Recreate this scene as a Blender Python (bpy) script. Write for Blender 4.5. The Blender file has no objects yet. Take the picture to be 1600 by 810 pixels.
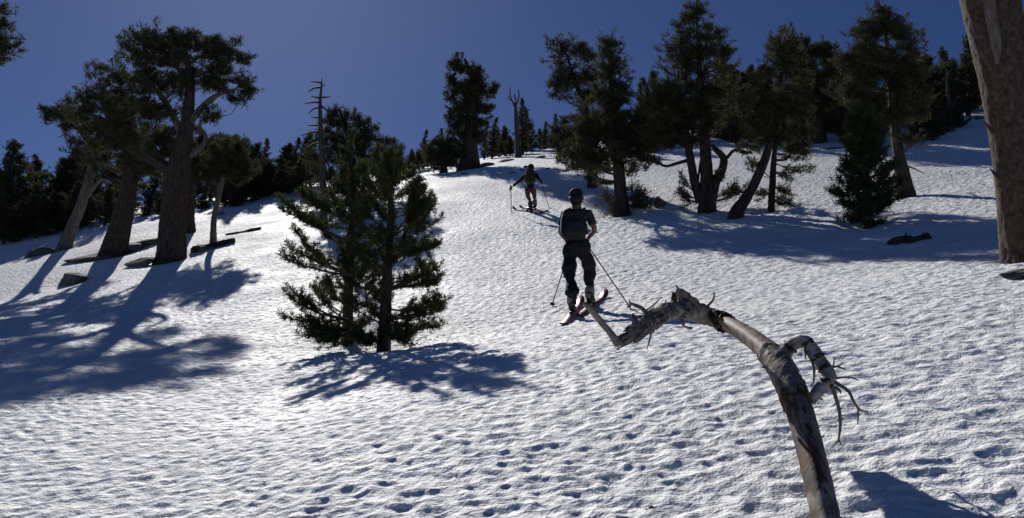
import bpy, bmesh, math
import numpy as np
from mathutils import Vector, Matrix

# ------------------------------------------------------------------ camera, sky, sun, exposure
SC = bpy.context.scene
COL = SC.collection
F = 1386.0                      # focal length in photo pixels (photo 1600 x 810)
PITCH = math.radians(14.0)
CP, SP = math.cos(PITCH), math.sin(PITCH)

cam_d = bpy.data.cameras.new('camera')
cam = bpy.data.objects.new('camera', cam_d)
COL.objects.link(cam)
cam.rotation_euler = (math.radians(90) + PITCH, 0, 0)
cam_d.sensor_width = 36.0
cam_d.lens = 36.0 * F / 1600.0
cam_d.clip_start = 0.1
cam_d.clip_end = 3000
SC.camera = cam


def c2w(x, v, d):
    """slope frame (right, up, ahead along the 14 degree axis) -> world"""
    return np.array([x, d * CP - v * SP, d * SP + v * CP])


SUN = c2w(-0.281, 0.422, 1.0)
SUN = SUN / np.linalg.norm(SUN)
SUN_EL = math.asin(SUN[2])
SUN_AZ = math.atan2(SUN[0], SUN[1])

world = bpy.data.worlds.new('World')
SC.world = world
world.use_nodes = True
wn = world.node_tree
wn.nodes.clear()
sky = wn.nodes.new('ShaderNodeTexSky')
sky.sky_type = 'NISHITA'
sky.sun_disc = False
sky.sun_elevation = SUN_EL
sky.sun_rotation = SUN_AZ
sky.altitude = 3000
sky.air_density = 0.55
sky.dust_density = 1.5
sky.ozone_density = 8.0
bg = wn.nodes.new('ShaderNodeBackground')
bg.inputs['Strength'].default_value = 0.055
wo = wn.nodes.new('ShaderNodeOutputWorld')
wb = wn.nodes.new('ShaderNodeMixRGB')            # camera white balance of the blue
wb.blend_type = 'MULTIPLY'
wb.inputs['Fac'].default_value = 1.0
wb.inputs['Color2'].default_value = (0.94, 0.97, 1.10, 1)
wn.links.new(sky.outputs[0], wb.inputs['Color1'])
wn.links.new(wb.outputs[0], bg.inputs[0])
wn.links.new(bg.outputs[0], wo.inputs[0])

sun_d = bpy.data.lights.new('sun', 'SUN')
sun_d.energy = 5.0
sun_d.angle = math.radians(0.53)
sun_d.color = (1.0, 0.965, 0.91)
sun_o = bpy.data.objects.new('sun', sun_d)
COL.objects.link(sun_o)
sun_o.rotation_euler = Vector(SUN).to_track_quat('Z', 'Y').to_euler()

SC.view_settings.view_transform = 'Standard'
SC.view_settings.look = 'None'
SC.view_settings.exposure = 0.02
SC.view_settings.gamma = 1.0
SC.render.engine = 'CYCLES'
SC.cycles.max_bounces = 6
SC.cycles.diffuse_bounces = 3
SC.cycles.use_denoising = True

RNG = np.random.default_rng(11)


# ------------------------------------------------------------------ materials
def new_mat(name, col, rough=0.7, spec=0.3):
    m = bpy.data.materials.new(name)
    m.use_nodes = True
    b = m.node_tree.nodes['Principled BSDF']
    b.inputs['Base Color'].default_value = (*col, 1)
    b.inputs['Roughness'].default_value = rough
    b.inputs['Specular IOR Level'].default_value = spec
    return m


def noise_mat(name, c1, c2, scale=8, rough=0.8, stretch=(1, 1, 1), bump=0.3, dist=0.02, spec=0.2, c3=None,
              detail=6.0, lo=0.35, hi=0.65, coord='Object'):
    m = new_mat(name, c1, rough, spec)
    nt = m.node_tree
    b = nt.nodes['Principled BSDF']
    tc = nt.nodes.new('ShaderNodeTexCoord')
    mp = nt.nodes.new('ShaderNodeMapping')
    mp.inputs['Scale'].default_value = stretch
    nt.links.new(tc.outputs[coord], mp.inputs[0])
    nz = nt.nodes.new('ShaderNodeTexNoise')
    nz.inputs['Scale'].default_value = scale
    nz.inputs['Detail'].default_value = detail
    nz.inputs['Roughness'].default_value = 0.65
    nt.links.new(mp.outputs[0], nz.inputs['Vector'])
    cr = nt.nodes.new('ShaderNodeValToRGB')
    cr.color_ramp.elements[0].position = lo
    cr.color_ramp.elements[0].color = (*c1, 1)
    cr.color_ramp.elements[1].position = hi
    cr.color_ramp.elements[1].color = (*c2, 1)
    if c3 is not None:
        e = cr.color_ramp.elements.new((lo + hi) / 2)
        e.color = (*c3, 1)
    nt.links.new(nz.outputs['Fac'], cr.inputs[0])
    nt.links.new(cr.outputs[0], b.inputs['Base Color'])
    if bump > 0:
        bp = nt.nodes.new('ShaderNodeBump')
        bp.inputs['Strength'].default_value = bump
        bp.inputs['Distance'].default_value = dist
        nt.links.new(nz.outputs['Fac'], bp.inputs['Height'])
        nt.links.new(bp.outputs[0], b.inputs['Normal'])
    return m


def snow_material():
    m = new_mat('snow', (0.83, 0.845, 0.86), 0.7, 0.10)
    nt = m.node_tree
    b = nt.nodes['Principled BSDF']
    tc = nt.nodes.new('ShaderNodeTexCoord')
    n1 = nt.nodes.new('ShaderNodeTexNoise')
    n1.inputs['Scale'].default_value = 15
    n1.inputs['Detail'].default_value = 5
    n2 = nt.nodes.new('ShaderNodeTexNoise')
    n2.inputs['Scale'].default_value = 60
    n2.inputs['Detail'].default_value = 6
    n3 = nt.nodes.new('ShaderNodeTexNoise')
    n3.inputs['Scale'].default_value = 0.6
    n3.inputs['Detail'].default_value = 6
    for n in (n1, n2, n3):
        nt.links.new(tc.outputs['Object'], n.inputs['Vector'])
    b1 = nt.nodes.new('ShaderNodeBump')
    b1.inputs['Strength'].default_value = 0.7
    b1.inputs['Distance'].default_value = 0.04
    b2 = nt.nodes.new('ShaderNodeBump')
    b2.inputs['Strength'].default_value = 0.8
    b2.inputs['Distance'].default_value = 0.009
    nt.links.new(n1.outputs['Fac'], b1.inputs['Height'])
    nt.links.new(n2.outputs['Fac'], b2.inputs['Height'])
    vo = nt.nodes.new('ShaderNodeTexVoronoi')
    vo.feature = 'SMOOTH_F1'
    vo.inputs['Scale'].default_value = 9.0
    vo.inputs['Smoothness'].default_value = 0.35
    nd = nt.nodes.new('ShaderNodeTexNoise')
    nd.inputs['Scale'].default_value = 5.0
    mxv = nt.nodes.new('ShaderNodeMixRGB')
    mxv.inputs['Fac'].default_value = 0.12
    nt.links.new(tc.outputs['Object'], nd.inputs['Vector'])
    nt.links.new(tc.outputs['Object'], mxv.inputs['Color1'])
    nt.links.new(nd.outputs['Color'], mxv.inputs['Color2'])
    nt.links.new(mxv.outputs[0], vo.inputs['Vector'])
    b3 = nt.nodes.new('ShaderNodeBump')
    b3.inputs['Strength'].default_value = 0.55
    b3.inputs['Distance'].default_value = 0.05
    nt.links.new(vo.outputs['Distance'], b3.inputs['Height'])
    nt.links.new(b3.outputs[0], b1.inputs['Normal'])
    nt.links.new(b1.outputs[0], b2.inputs['Normal'])
    nt.links.new(b2.outputs[0], b.inputs['Normal'])
    cr = nt.nodes.new('ShaderNodeValToRGB')
    cr.color_ramp.elements[0].position = 0.3
    cr.color_ramp.elements[0].color = (0.75, 0.765, 0.78, 1)
    cr.color_ramp.elements[1].position = 0.62
    cr.color_ramp.elements[1].color = (0.86, 0.87, 0.885, 1)
    nt.links.new(n3.outputs['Fac'], cr.inputs[0])
    nt.links.new(cr.outputs[0], b.inputs['Base Color'])
    mr = nt.nodes.new('ShaderNodeMapRange')
    mr.inputs['From Min'].default_value = 0.3
    mr.inputs['From Max'].default_value = 0.7
    mr.inputs['To Min'].default_value = 0.6
    mr.inputs['To Max'].default_value = 0.8
    nt.links.new(n3.outputs['Fac'], mr.inputs['Value'])
    nt.links.new(mr.outputs[0], b.inputs['Roughness'])
    return m


M = {}
M['snow'] = snow_material()
M['needle'] = noise_mat('pine_needles', (0.042, 0.045, 0.022), (0.105, 0.105, 0.050), 3.0, 0.8, bump=0, spec=0.12)
M['needle_near'] = noise_mat('pine_needles_near', (0.034, 0.046, 0.017), (0.095, 0.112, 0.042), 5.0, 0.8, bump=0, spec=0.12)
M['needle_far'] = noise_mat('conifer_needles', (0.040, 0.044, 0.024), (0.090, 0.092, 0.048), 1.5, 0.8, bump=0, spec=0.12)
for _k in ('needle', 'needle_near', 'needle_far'):
    _nt = M[_k].node_tree
    _b = _nt.nodes['Principled BSDF']
    _t = _nt.nodes.new('ShaderNodeBsdfTranslucent')
    _x = _nt.nodes.new('ShaderNodeMixShader')
    _x.inputs[0].default_value = 0.28
    _nt.links.new(_b.inputs['Base Color'].links[0].from_socket, _t.inputs['Color'])
    _nt.links.new(_b.outputs[0], _x.inputs[1])
    _nt.links.new(_t.outputs[0], _x.inputs[2])
    _nt.links.new(_x.outputs[0], _nt.nodes['Material Output'].inputs['Surface'])
M['bark'] = noise_mat('brown_bark', (0.028, 0.020, 0.016), (0.10, 0.070, 0.052), 5, 0.9, (3, 3, 0.8), 0.9, 0.04, c3=(0.058, 0.041, 0.031))
M['bark_pale'] = noise_mat('pale_grey_bark', (0.07, 0.06, 0.050), (0.22, 0.185, 0.16), 5, 0.85, (3, 3, 0.5), 0.8, 0.03, c3=(0.13, 0.11, 0.092))
M['bark_right'] = noise_mat('scaly_brown_bark', (0.034, 0.024, 0.018), (0.13, 0.09, 0.064), 14, 0.9, (1.5, 1.5, 0.9), 1.0, 0.03, c3=(0.072, 0.05, 0.036))
M['twig'] = noise_mat('twig_wood', (0.045, 0.034, 0.026), (0.12, 0.092, 0.07), 12, 0.9, bump=0.2)
M['dead'] = noise_mat('silver_dead_wood', (0.09, 0.078, 0.066), (0.26, 0.23, 0.20), 6, 0.8, (3, 3, 0.4), 0.6, 0.02)
M['snag'] = noise_mat('grey_snag_wood', (0.04, 0.034, 0.03), (0.12, 0.102, 0.09), 6, 0.85, (3, 3, 0.4), 0.6, 0.02)
M['rock'] = noise_mat('granite_rock', (0.075, 0.066, 0.06), (0.20, 0.175, 0.155), 6, 0.9, bump=0.8, dist=0.05)


def peeled_wood():
    m = noise_mat('peeled_wood', (0.13, 0.10, 0.078), (0.34, 0.285, 0.235), 5.5, 0.65, (2.2, 2.2, 0.55), 0.5, 0.012, c3=(0.21, 0.17, 0.138), detail=8)
    nt = m.node_tree
    b = nt.nodes['Principled BSDF']
    src = b.inputs['Base Color'].links[0].from_socket
    tc = nt.nodes.new('ShaderNodeTexCoord')
    mp = nt.nodes.new('ShaderNodeMapping')
    mp.inputs['Scale'].default_value = (9, 3.2, 1.3)
    nt.links.new(tc.outputs['Object'], mp.inputs[0])
    prev = src
    for sc, lo, hi, col in ((2.0, 0.50, 0.58, (0.115, 0.045, 0.024)), (3.2, 0.54, 0.62, (0.055, 0.038, 0.028))):
        n = nt.nodes.new('ShaderNodeTexNoise')
        n.inputs['Scale'].default_value = sc
        n.inputs['Detail'].default_value = 7
        n.inputs['Distortion'].default_value = 0.6
        nt.links.new(mp.outputs[0], n.inputs['Vector'])
        r = nt.nodes.new('ShaderNodeMapRange')
        r.inputs['From Min'].default_value = lo
        r.inputs['From Max'].default_value = hi
        nt.links.new(n.outputs['Fac'], r.inputs['Value'])
        mx = nt.nodes.new('ShaderNodeMixRGB')
        mx.inputs['Color2'].default_value = (*col, 1)
        nt.links.new(r.outputs[0], mx.inputs['Fac'])
        nt.links.new(prev, mx.inputs['Color1'])
        prev = mx.outputs[0]
    nt.links.new(prev, b.inputs['Base Color'])
    return m


M['peeled'] = peeled_wood()
M['curl_bark'] = noise_mat('flaking_grey_bark', (0.07, 0.06, 0.052), (0.29, 0.26, 0.23), 16, 0.9, (1.2, 1.2, 1.2), 1.0, 0.012, c3=(0.16, 0.14, 0.122), detail=8)
M['white_bark'] = noise_mat('pale_papery_bark', (0.12, 0.10, 0.085), (0.46, 0.42, 0.38), 18, 0.9, (1.0, 1.0, 1.6), 1.0, 0.012, c3=(0.33, 0.295, 0.26), detail=8)
M['dark_bark'] = noise_mat('dark_inner_bark', (0.03, 0.02, 0.014), (0.13, 0.075, 0.045), 20, 0.9, bump=0.8, dist=0.01)


# ------------------------------------------------------------------ mesh helpers
def make_mesh(name, V, quads=None, tris=None, mat=None, smooth=False, polys=None):
    V = np.asarray(V, dtype=np.float32).reshape(-1, 3)
    me = bpy.data.meshes.new(name)
    q = np.zeros((0, 4), np.int32) if quads is None else np.asarray(quads, np.int32).reshape(-1, 4)
    t = np.zeros((0, 3), np.int32) if tris is None else np.asarray(tris, np.int32).reshape(-1, 3)
    me.vertices.add(len(V))
    me.vertices.foreach_set('co', V.ravel())
    loops = np.concatenate([q.ravel(), t.ravel()])
    me.loops.add(len(loops))
    me.loops.foreach_set('vertex_index', loops)
    n = len(q) + len(t)
    me.polygons.add(n)
    st = np.concatenate([np.arange(len(q)) * 4, len(q) * 4 + np.arange(len(t)) * 3]).astype(np.int32)
    me.polygons.foreach_set('loop_start', st)
    if smooth:
        me.polygons.foreach_set('use_smooth', np.ones(n, bool))
    me.update(calc_edges=True)
    if mat is not None:
        me.materials.append(mat)
    return me


def link(name, data, parent=None, loc=None):
    o = bpy.data.objects.new(name, data)
    COL.objects.link(o)
    if parent is not None:
        o.parent = parent
    if loc is not None:
        o.location = loc
    return o


def tag(o, label=None, cat=None, group=None, kind=None):
    if label: o['label'] = label
    if cat: o['category'] = cat
    if group: o['group'] = group
    if kind: o['kind'] = kind
    return o


def norm(a):
    a = np.asarray(a, float)
    return a / np.maximum(np.linalg.norm(a, axis=-1, keepdims=True), 1e-9)


def resample(P, step):
    """Catmull-Rom through rows of P (columns: xyz + any extras)"""
    P = np.asarray(P, float)
    if len(P) < 3:
        n = max(2, int(np.linalg.norm(P[-1, :3] - P[0, :3]) / step) + 1)
        t = np.linspace(0, 1, n)[:, None]
        return P[0] * (1 - t) + P[-1] * t
    Q = np.vstack([2 * P[0] - P[1], P, 2 * P[-1] - P[-2]])
    out = []
    for i in range(len(P) - 1):
        a, b, c, d = Q[i:i + 4]
        n = max(1, int(np.linalg.norm(c[:3] - b[:3]) / step))
        t = (np.arange(n) / n)[:, None]
        out.append(0.5 * (2 * b + (c - a) * t + (2 * a - 5 * b + 4 * c - d) * t ** 2 + (3 * b - a - 3 * c + d) * t ** 3))
    out.append(P[-1:])
    return np.vstack(out)


def tube(P, R, sides=6, fn=None, cap=True):
    """P (n,3), R (n,) -> verts, quads, tris ; fn(i_frac, angle) -> radius multiplier arrays"""
    P = np.asarray(P, float)
    n = len(P)
    T = norm(np.gradient(P, axis=0))
    up = np.array([0, 0, 1.0]) if abs(T[0][2]) < 0.9 else np.array([1.0, 0, 0])
    N = np.zeros((n, 3))
    N[0] = norm(np.cross(np.cross(T[0], up), T[0]))
    for i in range(1, n):
        v = N[i - 1] - T[i] * np.dot(N[i - 1], T[i])
        N[i] = norm(v)
    B = np.cross(T, N)
    a = np.arange(sides) / sides * 2 * math.pi
    Rr = np.asarray(R, float)[:, None] * np.ones((1, sides))
    if fn is not None:
        Rr = Rr * fn(n, a)
    V = P[:, None] + Rr[..., None] * (np.cos(a)[None, :, None] * N[:, None] + np.sin(a)[None, :, None] * B[:, None])
    V = V.reshape(-1, 3)
    i = np.arange(n - 1)[:, None] * sides
    j = np.arange(sides)[None]
    k = (j + 1) % sides
    Q = np.stack([i + j, i + k, i + sides + k, i + sides + j], -1).reshape(-1, 4)
    tr = np.zeros((0, 3), int)
    if cap:
        V = np.vstack([V, P[0], P[-1]])
        c0, c1 = n * sides, n * sides + 1
        jj = np.arange(sides)
        kk = (jj + 1) % sides
        tr = np.vstack([np.stack([np.full(sides, c0), kk, jj], -1),
                        np.stack([np.full(sides, c1), (n - 1) * sides + jj, (n - 1) * sides + kk], -1)])
    return V, Q, tr


class Geo:
    def __init__(self):
        self.V, self.Q, self.T, self.n = [], [], [], 0

    def add(self, V, Q=None, T=None):
        V = np.asarray(V, float).reshape(-1, 3)
        if Q is not None and len(Q): self.Q.append(np.asarray(Q) + self.n)
        if T is not None and len(T): self.T.append(np.asarray(T) + self.n)
        self.V.append(V)
        self.n += len(V)

    def tube(self, P, R, sides=5, fn=None, cap=True):
        self.add(*tube(P, R, sides, fn, cap))

    def mesh(self, name, mat, smooth=True):
        return make_mesh(name, np.vstack(self.V), np.vstack(self.Q) if self.Q else None,
                         np.vstack(self.T) if self.T else None, mat, smooth)


def waves(seed, n, lo, hi, amp):
    r = np.random.default_rng(seed)
    k = np.exp(r.uniform(math.log(lo), math.log(hi), n))
    th = r.uniform(0, 2 * math.pi, n)
    ph = r.uniform(0, 2 * math.pi, n)
    a = amp * r.uniform(0.5, 1, n) * lo / k
    def f(x, y):
        s = 0
        for i in range(n):
            s = s + a[i] * np.sin(k[i] * (x * math.cos(th[i]) + y * math.sin(th[i])) + ph[i])
        return s
    return f


W_LOW = waves(3, 10, 0.5, 2.6, 0.016)


# ------------------------------------------------------------------ the slope
_dd = np.arange(0, 600, 0.25)
_sl = np.interp(_dd, [0, 5, 8, 12, 15, 20, 26, 32, 40, 48, 60, 75, 110, 160], [0.055, 0.05, 0.010, 0.005, 0.09, 0.155, 0.185, 0.225, 0.205, 0.155, 0.145, 0.09, -0.10, -0.30])
_vv = -1.36 + np.concatenate([[0], np.cumsum((_sl[1:] + _sl[:-1]) / 2 * 0.25)])


def G(x, d):
    x = np.asarray(x, float)
    d = np.asarray(d, float)
    base = np.where(d >= 0, np.interp(d, _dd, _vv), -1.36 + 0.055 * d)
    xr = np.clip(x, 0, 60)
    xl = np.clip(-x, 0, 80)
    far = np.clip((d - 10.0) / 18.0, 0, 1)
    far = far * far * (3 - 2 * far)
    near_left = 0.15 * np.where(xl < 1.5, xl, 1.5 + 1.6 * (1 - np.exp(-(xl - 1.5) / 1.6)))      # the bench flattens to the left
    tilt = 0.15 * xr - 0.0012 * xr ** 2 - near_left * (1 - far) - (0.15 * xl - 0.0004 * xl ** 2) * far
    return base + tilt + W_LOW(x, d) * np.clip(d / 8.0, 0.4, 1.6)


def hit(px, py):
    """slope-frame point where the sight line through photo pixel meets the snow"""
    u, w = (px - 800) / F, (405 - py) / F
    d = np.arange(2.5, 140, 0.02)
    g = G(u * d, d) - w * d
    i = np.argmax(g >= 0)
    if g[i] < 0:
        raise ValueError('no ground at %s %s' % (px, py))
    return np.array([u * d[i], float(G(u * d[i], d[i])), d[i]])


def at(px, py, d):
    return c2w((px - 800) / F * d, (405 - py) / F * d, d)


def ground_at(px, d):
    x = (px - 800) / F * d
    return c2w(x, float(G(x, d)), d)


def hash2(ix, iy, seed):
    h = (ix.astype(np.int64) * 374761393 + iy.astype(np.int64) * 668265263 + seed * 1442695041) & 0xFFFFFFFF
    h = ((h ^ (h >> 13)) * 1274126177) & 0xFFFFFFFF
    h = h ^ (h >> 16)
    return (h & 0xFFFF) / 65535.0, ((h >> 16) & 0xFFFF) / 65535.0


def cups(x, y, cell, seed):
    gx, gy = x / cell, y / cell
    ix, iy = np.floor(gx), np.floor(gy)
    f1 = np.full(x.shape, 9.0)
    for dx in (-1, 0, 1):
        for dy in (-1, 0, 1):
            jx, jy = ix + dx, iy + dy
            a, b = hash2(jx, jy, seed)
            q = (gx - jx - 0.1 - 0.8 * a) ** 2 + (gy - jy - 0.1 - 0.8 * b) ** 2
            f1 = np.minimum(f1, q)
    return 0.36 * (1 - np.exp(-f1 / 0.36))


def pits(x, y, cell, seed, sig=0.27):
    gx, gy = x / cell, y / cell
    ix, iy = np.floor(gx), np.floor(gy)
    out = np.zeros(x.shape)
    for dx in (-1, 0, 1):
        for dy in (-1, 0, 1):
            jx, jy = ix + dx, iy + dy
            a, b = hash2(jx, jy, seed)
            c, e = hash2(jx, jy, seed + 77)
            q = (gx - jx - 0.1 - 0.8 * a) ** 2 + (gy - jy - 0.1 - 0.8 * b) ** 2
            sg = sig * (0.75 + 0.5 * e)
            out += (0.25 + 0.75 * c) * np.exp(-q / (2 * sg * sg))
    return -out


def build_snow():
    du = 0.0020
    uc = np.arange(-0.72, 0.72 + du, du)
    side = np.array([0.74, 0.78, 0.85, 1.0, 1.3, 2, 3.5, 7, 14])
    U = np.concatenate([-side[::-1], uc, side])
    d_far = 60 * np.exp(np.arange(1, 60) * 0.038)
    D = np.concatenate([[-60, -30, -15, -8, -4, -1, 0.8, 1.8, 2.3], 2.6 * np.exp(np.arange(0, math.log(60 / 2.6), 0.0035)), d_far])
    D = D[D < 520]
    dd, uu = np.meshgrid(D, U, indexing='ij')
    xx = uu * np.maximum(dd, 2.6)
    xx = np.where(dd < 2.6, uu * (2.6 + 0.3 * np.abs(dd - 2.6)), xx)
    v = G(xx, dd)
    w1, w2 = waves(5, 6, 1.2, 5, 0.05), waves(6, 6, 1.2, 5, 0.05)
    mod = waves(8, 7, 0.5, 3.0, 0.28)
    wx, wy = xx + w1(xx, dd), dd + w2(xx, dd)
    fade = np.clip((55 - dd) / 30, 0, 1) * np.clip((0.9 - np.abs(uu)) / 0.15, 0, 1) * (dd > 2)
    m1 = np.clip(0.92 + 0.6 * mod(xx, dd), 0.6, 1.2)
    size = np.clip((xx + 1.0) / 3.0, 0, 1)               # cups are wider towards the right
    fine = cups(wx * 0.95, wy * 1.25, 0.15, 1)
    wide = cups(wx, wy * 1.1, 0.27, 2)
    big = cups(wx * 0.8, wy, 0.75, 3)
    small = cups(wx, wy, 0.07, 4)
    p1 = pits(wx, wy * 1.1, 0.105, 11)
    p2 = pits(wx, wy * 1.1, 0.24, 12)
    p3 = pits(wx + 3.3, wy * 1.1, 0.16, 13)
    h = (0.007 * p1 + 0.066 * fine + 0.003 * p3) * (1 - 0.3 * size) + (0.007 * p2 + 0.058 * wide) * (0.2 + 0.8 * size) + 0.010 * big + 0.016 * small
    calm = np.clip(1.12 + 1.5 * waves(41, 6, 0.25, 0.9, 0.12)(xx, dd * 0.6), 0.72, 1.5)   # wind-smoothed and rougher patches
    run = waves(43, 5, 1.6, 3.2, 0.012)(xx * 1.0 + 0.25 * dd, dd * 0.12)                     # faint runnels down the slope
    v = v + (1.2 * h * m1 * calm + run) * fade
    for wx0, wd0, wr, wdp in WELLS:
        v = v - wdp * np.exp(-((xx - wx0) ** 2 + (dd - wd0) ** 2) / (2 * wr * wr)) * (dd < 70)
    X, Vv, Dd = xx.ravel(), v.ravel(), dd.ravel()
    P = np.stack([X, Dd * CP - Vv * SP, Dd * SP + Vv * CP], -1)
    nr, nc = dd.shape
    i = np.arange(nr - 1)[:, None] * nc
    j = np.arange(nc - 1)[None]
    Q = np.stack([i + j, i + j + 1, i + nc + j + 1, i + nc + j], -1).reshape(-1, 4)
    me = make_mesh('snow_slope', P, Q, None, M['snow'], True)
    o = link('snow_slope', me)
    tag(o, 'open sun-cupped snow slope rising to the trees', 'snow', kind='structure')


WELLS = [(*hit(px, py)[[0, 2]], r, dp) for px, py, r, dp in (
    (600, 541, 0.45, 0.10), (543, 529, 0.45, 0.10), (1356, 353, 0.4, 0.08), (268, 402, 0.9, 0.16), (180, 395, 0.9, 0.16), (104, 386, 0.6, 0.12), (335, 381, 0.5, 0.10), (732, 262, 1.0, 0.15),
    (972, 332, 0.6, 0.12), (1104, 324, 0.8, 0.14), (1152, 335, 0.5, 0.10), (1205, 326, 0.4, 0.08), (1412, 302, 0.6, 0.12), (1604, 405, 0.5, 0.06), (1420, 379, 0.5, 0.05), (112, 440, 0.8, 0.10), (1592, 432, 0.4, 0.05), (1030, 320, 0.4, 0.06))]
build_snow()


# ------------------------------------------------------------------ trees
def tufts(P, D, L, k, w, spread, rng):
    P, D = np.asarray(P, float), norm(D)
    n = len(P)
    dirs = norm(D[:, None] + spread * rng.normal(size=(n, k, 3)))
    base = P[:, None] + D[:, None] * rng.uniform(-0.7, 0.3, (n, k, 1)) * L
    ln = L * rng.uniform(0.65, 1.15, (n, k, 1))
    side = norm(np.cross(dirs, rng.normal(size=(n, k, 3)))) * (w / 2) * rng.uniform(0.7, 1.3, (n, k, 1))
    tip = base + dirs * ln
    flip = rng.random((n, k, 1)) < 0.5
    a = np.where(flip, base, tip)
    b = np.where(flip, tip, base + dirs * ln * 0.15)
    V = np.stack([a, b - side, b + side], 2).reshape(-1, 3)
    return V, np.arange(n * k * 3).reshape(-1, 3)


def bark_fn(seed, ridges=0.10, lumps=0.10, plates=0.0):
    r = np.random.default_rng(seed)
    ph = r.uniform(0, 6.28, 8)
    def f(n, a):
        t = np.linspace(0, 1, n)[:, None]
        s = 1 + lumps * 0.5 * np.sin(2 * a[None] + ph[0] + 5 * t) + lumps * 0.4 * np.sin(3 * a[None] + ph[1] - 8 * t)
        s = s + ridges * 0.5 * np.sin(5 * a[None] + ph[2] + 3 * np.sin(6 * t + ph[3]))
        s = s + r.normal(0, ridges * 0.35, (n, len(a)))
        if plates > 0:                                # long furrows broken into plates
            m = n * 0.05
            w = waves(seed + 5, 14, 3.0, 16.0, 1.0)(a[None] * 2.2 + 0.6 * np.sin(t * m * 1.7 + ph[5]), t * m * 1.1)
            s = s + plates * np.clip(np.abs(w) * 1.4 - 0.55, -0.8, 0.6)
        return s
    return f


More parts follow.
